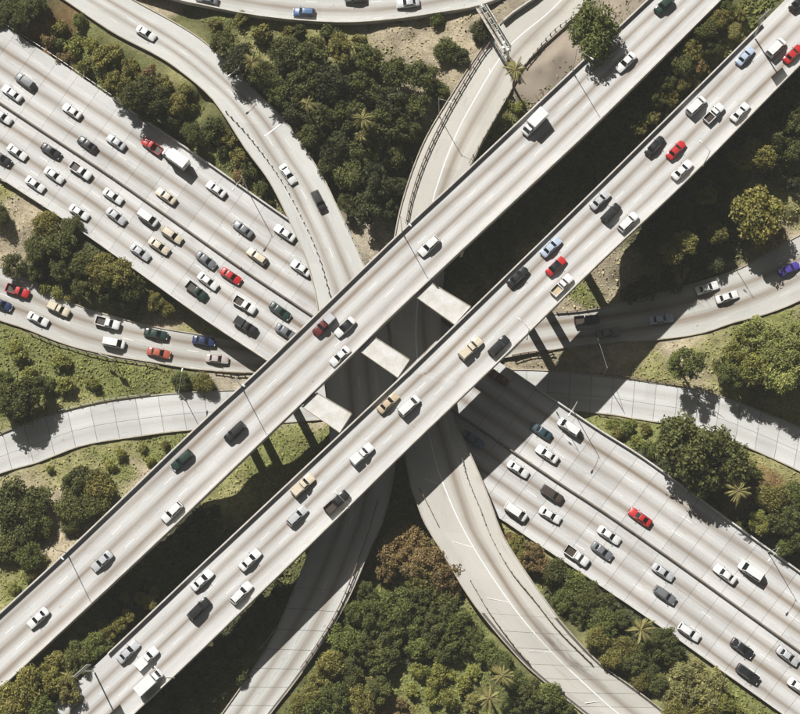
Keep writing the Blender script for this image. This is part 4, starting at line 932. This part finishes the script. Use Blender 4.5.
grove([(240, 20, 9, 'olive'), (215, 25, 8, 'olive'), (262, 32, 10, 'olive'), (290, 34, 9, 'olive'), (330, 34, 9, 'dark'), (360, 40, 9, 'olive'), (300, 30, 6, 'dark')], 'low olive shrub along the top edge of the dark grove', 'shrubs above the grove', kind='shrub')
# trees and brush between the left freeway and the left flyover
grove([(14, 8, 15, 'dark'), (36, 6, 14, 'dark'), (22, 22, 12, 'dark'), (2, 22, 8, 'green')], 'dark tree in the clump at the top left corner', 'trees at the top left corner', hf=.8)
grove([(118, 82, 15, 'olive'), (140, 92, 17, 'dark'), (158, 100, 16, 'dark'), (128, 98, 12, 'dark'), (150, 114, 13, 'dark'), (170, 118, 13, 'dark'), (192, 132, 12, 'dark'), (178, 106, 11, 'olive')], 'dark tree between freeway and left flyover', 'trees between the freeway and the left flyover', hf=1.5)
grove([(60, 28, 10, 'olive'), (80, 22, 9, 'green'), (75, 48, 11, 'bright'), (92, 45, 10, 'bright'), (100, 60, 12, 'olive'), (85, 65, 9, 'bright'), (115, 52, 10, 'olive'), (130, 66, 11, 'olive'), (108, 76, 9, 'olive'), (62, 58, 8, 'brown'), (48, 40, 8, 'brown'), (150, 72, 9, 'brown'), (165, 84, 10, 'olive'), (182, 92, 10, 'yellow'), (60, 40, 7, 'green'), (140, 78, 8, 'olive'), (188, 108, 9, 'olive')],
      'olive shrub between freeway and left flyover', 'shrubs between the freeway and the left flyover', kind='shrub')
grove([(215, 126, 10, 'dark'), (228, 140, 10, 'olive'), (238, 156, 11, 'olive'), (222, 150, 9, 'dark'), (250, 170, 11, 'dark'), (240, 176, 9, 'brown'), (262, 188, 9, 'dark'), (208, 138, 8, 'dark'), (270, 202, 6, 'dark')], 'dark shrub in the wedge between freeway and flyover gore', 'shrubs in the gore wedge', kind='shrub')
# top scrub
tree(438, 21, 9, 'green', 'small round dark shrub on the bare soil under the top road', kind='shrub')
tree(446, 50, 12, 'dark', 'left of two dark bushes on the bare soil by the flyover', 'paired bushes', hf=.6)
tree(460, 56, 11, 'deep', 'right of two dark bushes on the bare soil by the flyover', 'paired bushes', hf=.6)
tree(481, 31, 13, 'deep', 'dark tree beside the sign gantry', hf=.7)
tree(597, 33, 26, 'green', 'large round green tree beside the gravel lot', hf=.9)
tree(590, 18, 12, 'olive', 'smaller olive tree joined to the round tree by the lot', hf=.9)
grove([(508, 102, 5, 'olive'), (516, 108, 6, 'bright'), (506, 116, 5, 'yellow'), (502, 128, 4, 'olive'), (522, 104, 4, 'bright')], 'small bright shrub in the wedge between flyover and deck', 'shrubs in the deck wedge', kind='shrub')
# between the decks, top right
grove([(722, 20, 11, 'olive'), (708, 32, 12, 'dark'), (734, 30, 10, 'yellow'), (694, 50, 12, 'olive'), (712, 48, 10, 'dark'), (682, 66, 12, 'dark'), (700, 66, 9, 'brown'), (668, 82, 11, 'dark'), (684, 84, 9, 'olive'), (656, 98, 10, 'dark'), (672, 98, 8, 'olive'), (740, 14, 9, 'olive'), (652, 118, 9, 'yellow'), (640, 128, 8, 'olive'), (728, 8, 8, 'green')],
      'olive tree between decks at top right', 'trees between the decks at the top right', hf=.8)
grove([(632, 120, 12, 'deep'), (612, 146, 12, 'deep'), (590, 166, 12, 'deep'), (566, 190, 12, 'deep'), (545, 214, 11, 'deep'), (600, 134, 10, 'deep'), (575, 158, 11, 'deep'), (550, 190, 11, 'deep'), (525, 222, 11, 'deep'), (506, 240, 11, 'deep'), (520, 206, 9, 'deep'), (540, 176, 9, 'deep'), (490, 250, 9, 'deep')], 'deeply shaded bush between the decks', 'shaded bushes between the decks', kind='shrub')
# right of the lower deck
grove([(775, 100, 16, 'dark'), (795, 118, 16, 'dark'), (752, 122, 16, 'dark'), (772, 136, 16, 'dark'), (732, 148, 15, 'dark'), (752, 156, 18, 'olive'), (790, 152, 15, 'dark'), (718, 168, 13, 'dark'), (738, 178, 14, 'dark'), (770, 172, 14, 'deep'), (700, 188, 13, 'dark'), (720, 200, 12, 'deep'), (792, 180, 12, 'deep'), (682, 208, 12, 'deep'), (705, 222, 11, 'deep'), (664, 228, 11, 'deep'), (650, 248, 10, 'deep'), (690, 240, 9, 'deep')],
      'dark tree right of the lower deck', 'trees in the shade right of the lower deck', hf=.8)
tree(756, 214, 27, 'olive', 'broad olive tree above the bend of the right lowest ramp', hf=.9)
tree(768, 238, 16, 'brown', 'brownish tree overhanging the right lowest ramp', hf=.7, loose=True)
tree(672, 252, 12, 'yellow', 'left half of the pale yellow green tree in the deck shade', hf=2.2); tree(684, 242, 12, 'yellow', 'right half of the pale yellow green tree in the deck shade', hf=2.2)
tree(680, 272, 10, 'olive', 'loose olive tree casting dappled shade on the right lowest ramp', hf=2.0, loose=True)
tree(716, 234, 12, 'olive', 'small olive tree between the pale tree and the broad one', hf=1.6)
tree(707, 196, 11, 'olive', 'small sunlit tree top by the lower deck edge', hf=1.8, loose=True)
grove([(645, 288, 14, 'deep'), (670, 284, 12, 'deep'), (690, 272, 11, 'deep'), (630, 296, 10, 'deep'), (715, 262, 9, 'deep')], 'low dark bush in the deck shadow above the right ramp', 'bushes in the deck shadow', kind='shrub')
tree(686, 364, 17, 'green', 'round dark green tree between the two right ramps', hf=1.9)
grove([(740, 350, 18, 'bright'), (762, 336, 18, 'lime'), (782, 352, 20, 'lime'), (735, 372, 16, 'green'), (758, 366, 17, 'bright'), (780, 378, 18, 'lime'), (798, 334, 14, 'lime'), (798, 368, 16, 'lime'), (722, 366, 11, 'dark'), (765, 385, 10, 'dark')],
      'bright green tree in the cluster between the right ramps', 'bright trees between the right ramps', hf=1.6)
tree(684, 448, 37, 'dark', 'biggest dark round tree, between the right freeway and panelled ramp', hf=1.15); tree(715, 455, 30, 'dark', 'dark tree adjoining the biggest round tree on its right, above the palm', hf=1.25)
tree(702, 474, 20, 'dark', 'dark tree tucked under the biggest round tree beside the freeway', hf=1.5)
grove([(745, 470, 11, 'green'), (772, 500, 18, 'olive'), (795, 496, 15, 'green'), (784, 520, 17, 'dark'), (760, 522, 11, 'bright'), (798, 540, 12, 'dark'), (785, 548, 9, 'green'), (755, 474, 8, 'dark')], 'olive tree in the cluster right of the palm', 'trees right of the palm', hf=1.2)
tree(763, 487, 8, 'brown', 'small rust coloured shrub beside the palm', kind='shrub')
grove([(612, 424, 8, 'bright'), (625, 430, 9, 'green'), (638, 442, 9, 'bright'), (650, 448, 8, 'green'), (632, 424, 6, 'bright'), (645, 430, 7, 'olive'), (618, 434, 6, 'olive')], 'bright shrub on the bank between freeway and panelled ramp', 'shrubs on the right bank', kind='shrub')
# left, between freeway and lowest ramp
grove([(45, 225, 16, 'olive'), (60, 242, 18, 'dark'), (38, 250, 14, 'dark'), (72, 228, 12, 'dark'), (62, 268, 17, 'dark'), (35, 272, 12, 'dark'), (15, 266, 13, 'dark'), (85, 262, 14, 'dark'), (100, 272, 16, 'olive'), (82, 286, 14, 'dark'), (118, 274, 16, 'olive'), (130, 288, 13, 'dark'), (106, 288, 13, 'dark'), (128, 302, 9, 'dark')],
      'dark tree between left freeway and lowest ramp', 'trees between the left freeway and lowest ramp', hf=.9)
grove([(155, 300, 12, 'olive'), (168, 308, 9, 'olive')], 'small olive tree below the freeway parapet near the deck', 'olive pair below the parapet', hf=.8)
tree(0, 214, 12, 'dark', 'dark tree at the left frame edge below the freeway', hf=.8)
grove([(44, 288, 7, 'bright'), (58, 292, 8, 'bright'), (70, 298, 7, 'olive')], 'bright low shrub along the upper edge of the left lowest ramp', 'low shrubs by the left lowest ramp', kind='shrub')
grove([(10, 400, 20, 'dark'), (28, 392, 17, 'dark'), (22, 412, 16, 'deep'), (2, 382, 14, 'green')], 'dark tree beside the left panelled ramp at the frame edge', 'trees at the left end of the panelled ramp', hf=1.3)
grove([(30, 374, 10, 'bright'), (48, 384, 10, 'green'), (66, 386, 9, 'bright'), (16, 352, 10, 'bright'), (92, 384, 8, 'bright'), (62, 362, 9, 'bright')], 'bright shrub on the left grass bank', 'shrubs on the left grass bank', kind='shrub')
tree(181, 381, 10, 'dark', 'left of two dark bushes above the panelled ramp', hf=.6); tree(204, 382, 11, 'olive', 'right of two dark bushes above the panelled ramp', hf=.6)
grove([(14, 505, 22, 'dark'), (38, 500, 18, 'dark'), (20, 530, 22, 'dark'), (40, 525, 16, 'dark'), (5, 550, 16, 'dark'), (28, 556, 12, 'green')], 'dark tree in the clump at the left edge beside the deck', 'dark trees at the left edge', hf=.8)
grove([(80, 482, 17, 'dark'), (98, 488, 16, 'olive'), (75, 508, 16, 'dark'), (95, 508, 15, 'dark'), (72, 526, 10, 'dark')], 'dark tree in the round clump between panelled ramp and deck', 'round clump of dark trees', hf=.8)
grove([(120, 455, 6, 'bright'), (142, 448, 6, 'yellow'), (110, 466, 6, 'bright'), (150, 462, 6, 'bright'), (165, 446, 5, 'olive'), (30, 575, 7, 'yellow'), (15, 590, 7, 'bright'), (45, 560, 6, 'yellow'), (50, 470, 5, 'bright')], 'yellow green shrub on the dry ground beside the deck', 'shrubs on the dry ground', kind='shrub')
# bottom left between the decks
grove([(28, 690, 18, 'olive'), (10, 702, 16, 'olive'), (50, 684, 16, 'olive'), (40, 706, 14, 'green'), (68, 690, 13, 'yellow'), (58, 664, 14, 'olive'), (78, 658, 14, 'dark'), (74, 674, 10, 'yellow'), (92, 646, 13, 'green'), (106, 632, 11, 'olive'), (104, 650, 9, 'dark'), (118, 624, 9, 'olive'), (128, 616, 8, 'yellow')],
      'olive tree between decks at bottom left', 'trees between the decks at the bottom left', hf=1.15)
grove([(140, 598, 7, 'olive'), (150, 602, 8, 'yellow'), (154, 592, 6, 'bright'), (125, 597, 6, 'olive')], 'small sunlit tree top in the gap between the decks', 'sunlit tree tops between decks', hf=1.2)
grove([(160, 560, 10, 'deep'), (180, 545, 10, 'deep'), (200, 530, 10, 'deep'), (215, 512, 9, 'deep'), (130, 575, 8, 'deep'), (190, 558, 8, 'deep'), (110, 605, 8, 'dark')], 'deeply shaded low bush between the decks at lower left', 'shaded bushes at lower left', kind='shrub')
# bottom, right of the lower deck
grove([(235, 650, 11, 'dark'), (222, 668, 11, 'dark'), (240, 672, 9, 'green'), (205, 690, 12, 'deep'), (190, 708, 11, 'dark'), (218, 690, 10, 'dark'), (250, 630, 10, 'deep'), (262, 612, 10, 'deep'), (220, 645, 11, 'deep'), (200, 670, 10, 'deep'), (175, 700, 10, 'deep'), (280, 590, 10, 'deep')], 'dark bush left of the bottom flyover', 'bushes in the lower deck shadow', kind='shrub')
grove([(352, 612, 13, 'green'), (366, 592, 13, 'dark'), (372, 618, 16, 'green'), (345, 640, 15, 'green'), (362, 648, 16, 'dark'), (330, 664, 14, 'olive'), (350, 672, 16, 'dark'), (318, 688, 14, 'olive'), (336, 700, 18, 'green'), (360, 700, 15, 'olive'), (300, 704, 11, 'olive'), (384, 660, 16, 'dark'), (378, 690, 14, 'dark'), (320, 708, 14, 'green'), (395, 610, 16, 'green'), (390, 636, 14, 'dark')],
      'green tree in the bottom wood', 'wood between the bottom flyovers', hf=.8)
grove([(392, 548, 17, 'brown'), (412, 540, 17, 'brown'), (432, 556, 17, 'brown'), (408, 562, 18, 'brown'), (386, 572, 13, 'brown'), (446, 574, 15, 'brown'), (424, 578, 14, 'olive'), (452, 592, 10, 'brown')], 'brownish tree at the head of the wood between bottom flyovers', 'brownish trees between the bottom flyovers', hf=.9)
grove([(418, 600, 18, 'dark'), (440, 606, 15, 'dark'), (410, 626, 17, 'green'), (434, 630, 16, 'dark'), (456, 622, 14, 'green'), (470, 640, 14, 'green'), (448, 648, 15, 'green'), (420, 650, 15, 'green'), (486, 652, 13, 'green'), (500, 664, 13, 'green'), (516, 680, 13, 'green')], 'green tree on the left bank of the bottom right flyover', 'trees left of the bottom right flyover', hf=.75)
grove([(530, 692, 15, 'dark'), (548, 696, 14, 'green'), (545, 710, 12, 'dark'), (565, 710, 9, 'green'), (512, 706, 12, 'green')], 'dark tree at the bottom edge left of the flyover', 'trees at the bottom edge', hf=.75)
grove([(420, 672, 9, 'bright'), (436, 682, 9, 'bright'), (450, 674, 8, 'bright'), (462, 686, 9, 'bright'), (430, 698, 9, 'bright'), (448, 700, 9, 'bright'), (412, 690, 8, 'bright'), (470, 702, 8, 'yellow'), (402, 704, 7, 'brown'), (440, 664, 8, 'bright'), (474, 672, 8, 'bright')], 'bright green shrub on the slope at the bottom', 'bright shrubs on the bottom slope', kind='shrub')
# between the bottom right flyover and the right freeway
grove([(516, 548, 13, 'olive'), (532, 556, 14, 'brown'), (522, 566, 12, 'brown'), (543, 568, 10, 'brown'), (508, 540, 9, 'brown')], 'brown olive tree in the wedge right of the flyover', 'brownish trees in the wedge', hf=.7)
grove([(556, 574, 13, 'dark'), (572, 582, 15, 'green'), (566, 600, 13, 'green'), (588, 596, 15, 'dark'), (584, 614, 14, 'dark'), (602, 606, 13, 'dark'), (604, 626, 15, 'green'), (596, 640, 11, 'olive'), (620, 618, 10, 'dark')], 'dark green tree in the row between flyover and freeway', 'trees between the flyover and freeway', hf=.75)
grove([(622, 648, 14, 'olive'), (612, 660, 12, 'olive'), (634, 664, 13, 'dark'), (650, 652, 14, 'dark'), (664, 640, 13, 'dark'), (672, 656, 13, 'dark'), (648, 672, 11, 'dark'), (656, 682, 10, 'dark'), (640, 680, 10, 'olive')], 'dark tree around the lower palm beside the right freeway', 'trees around the lower palm', hf=.7)
grove([(690, 676, 17, 'pale'), (708, 690, 18, 'pale'), (682, 696, 16, 'pale'), (700, 706, 14, 'olive'), (720, 702, 12, 'bright'), (674, 712, 12, 'olive'), (735, 712, 9, 'bright')], 'pale olive tree in the big loose clump at the bottom right', 'pale clump at the bottom right', hf=.75)

# ------------------------------------------------------------------ palms
def frond_mesh(seed, droop):
    r = random.Random(seed); mb = MB(); n = 9; pts = []
    for i in range(n+1):
        t = i/n; pts.append(Vector((t*(1-.12*droop*t), 0, .42*math.sin(t*1.9)*(1-droop*.5)-droop*.75*t*t)))
    for i in range(n):
        a, b = pts[i], pts[i+1]; mb.quad([a+Vector((0, -.012, 0)), a+Vector((0, .012, 0)), b+Vector((0, .01, 0)), b+Vector((0, -.01, 0))])
        w = .10*math.sin(math.pi*min(1, (i+1.0)/(n+.6)))**.6+.03
        for s in (-1, 1):
            for k in range(2):
                q = a.lerp(b, k/2); e = q+Vector((.16, s*w*r.uniform(.8, 1.15), -.10-.08*r.random()))
                mb.quad([q, q+Vector((.05, 0, 0)), e+Vector((.02, 0, 0)), e])
    me = mb.mesh('frond', None); at_ = me.attributes.new('leaf_tone', 'FLOAT', 'POINT'); at_.data.foreach_set('value', [r.random() for _ in me.vertices]); me.materials.append(leaf_mat('palm')); return me
FROND = [frond_mesh(i, d) for i, d in enumerate((.15, .4, .7, 1.0))]
def palm(px, py, rpx, h, label, lean=(0, 0)):
    rad = rpx*.86/4.64; g = ground_at(px, py, h); root = tag(empty('palm_tree', g), label, 'palm tree', 'palm trees')
    mb = MB(); n = 6
    for i in range(n): mb.tube((0, 0, -.3+(h+.3)*i/n), (0, 0, -.3+(h+.3)*(i+1)/n), .28-.015*i, .28-.015*(i+1)+.02, 9)
    mb.build('trunk', M['palm_bark'], root)
    mb = MB(); mb.tube((0, 0, h-.3), (0, 0, h+.45), .34, .16, 9); mb.build('crown_shaft', M['palm_bark'], root)
    k = 30
    for i in range(k):
        me = FROND[i % 4]; o = bpy.data.objects.new('frond', me); link(o, root); s = rad*random.uniform(.5, 1.22); o.scale = (s, s, s*.8); o.location = (0, 0, h+.3-.25*(i % 4)*.4)
        o.rotation_euler = (random.uniform(-.3, .3), random.uniform(-.35, .3), 2*math.pi*i*.381966+random.uniform(-.3, .3))
palm(252, 62, 11, 10, 'yellowish palm standing in the grove near the left flyover, leftmost of three'); palm(307, 104, 10, 11, 'yellowish palm in the grove, middle one of three near the flyover'); palm(363, 119, 13, 11, 'yellowish palm in the grove, rightmost of three'); palm(361, 136, 8, 10, 'small palm just below the rightmost grove palm')
palm(515, 70, 13, 9.5, 'tall palm beside the sign gantry and the gravel lot'); palm(738, 491, 14, 9, 'bright palm below the big dark tree by the right freeway'); palm(641, 630, 15, 8, 'palm at the lower edge of the right freeway'); palm(502, 676, 12, 7, 'bright palm in the wood left of the bottom flyover'); palm(489, 698, 13, 6, 'bright palm near the bottom edge left of the flyover'); palm(69, 676, 11, 4, 'yellowish palm between the decks at the bottom left')

# ------------------------------------------------------------------ low ground cover
NT = 210000
pxs = RNG.uniform(-40, 840, NT); pys = RNG.uniform(-40, 754, NT)
cmn = np.array(CM); dirs = np.c_[(pxs-CXP)/FPX, -(pys-CYP)/FPX, -np.ones(NT)] @ cmn.T
z = np.zeros(NT)
for _ in range(3):
    t = (z-CLOC.z)/dirs[:, 2]; X = CLOC.x+dirs[:, 0]*t; Y = CLOC.y+dirs[:, 1]*t; z = ground_z(X, Y)
ok = np.ones(NT, bool)
for k in RD:
    d, zr, _d2 = foot(k, X, Y); ok &= ~((d < .5) & (zr-z < 3))
gc, dens = ground_col(X, Y)
pn = .5+.5*np.sin(X*.8+2*np.sin(Y*.5))*np.cos(Y*.7+1.5*np.sin(X*.4))
ok &= RNG.random(NT) < np.where((gc[:, 1] > .17) & (gc[:, 0] < .26), 1.0, dens*(.35+.65*pn))
X, Y, z, gc = X[ok], Y[ok], z[ok], gc[ok]; n = len(X)
sz = RNG.uniform(.14, .40, n)*np.where(gc[:, 0] < .15, 1.7, 1.0); C = np.c_[X, Y, z+sz*.35]; Nn = RNG.normal(size=(n, 3))*.55+np.array([0, 0, 1.0]); Nn /= np.linalg.norm(Nn, axis=1)[:, None]
V, T = leaf_cloud(C, Nn, sz, RNG.random(n))
me = bpy.data.meshes.new('ground_cover'); me.from_pydata(V.tolist(), [], np.arange(n*4).reshape(-1, 4).tolist())
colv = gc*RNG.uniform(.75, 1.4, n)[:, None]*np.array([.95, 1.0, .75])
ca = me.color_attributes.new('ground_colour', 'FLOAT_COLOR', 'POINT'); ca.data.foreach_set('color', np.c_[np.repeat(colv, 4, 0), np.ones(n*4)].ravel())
m, nt, p = newmat('ground_cover_leaves'); p.inputs['Roughness'].default_value = .8; p.inputs['Specular IOR Level'].default_value = .15
a = nd(nt, 'ShaderNodeAttribute'); a.attribute_name = 'ground_colour'; nt.links.new(a.outputs['Color'], p.inputs['Base Color']); me.materials.append(m)
tag(link(bpy.data.objects.new('ground_cover', me)), 'low weeds and grass tufts covering the banks', 'ground cover', kind='stuff')

# ------------------------------------------------------------------ volume added to lift the dark tones: thin haze
mb = MB(); mb.box((0, 0, (CLOC.z+12-9)/2), (3400, 3400, CLOC.z+12+9))
m = bpy.data.materials.new('shadow_lift_veil'); m.use_nodes = True; nt = m.node_tree; nt.nodes.remove(nt.nodes['Principled BSDF'])
pv = nt.nodes.new('ShaderNodeVolumePrincipled'); pv.inputs['Color'].default_value = (.95, .98, .90, 1); pv.inputs['Density'].default_value = .00012
pv.inputs['Density Attribute'].default_value = ''; m.cycles.homogeneous_volume = True
nt.links.new(pv.outputs[0], nt.nodes['Material Output'].inputs['Volume'])
tag(mb.build('veil', m), 'thin pale haze added over the interchange to lift the shadows', 'veil', kind='stuff')
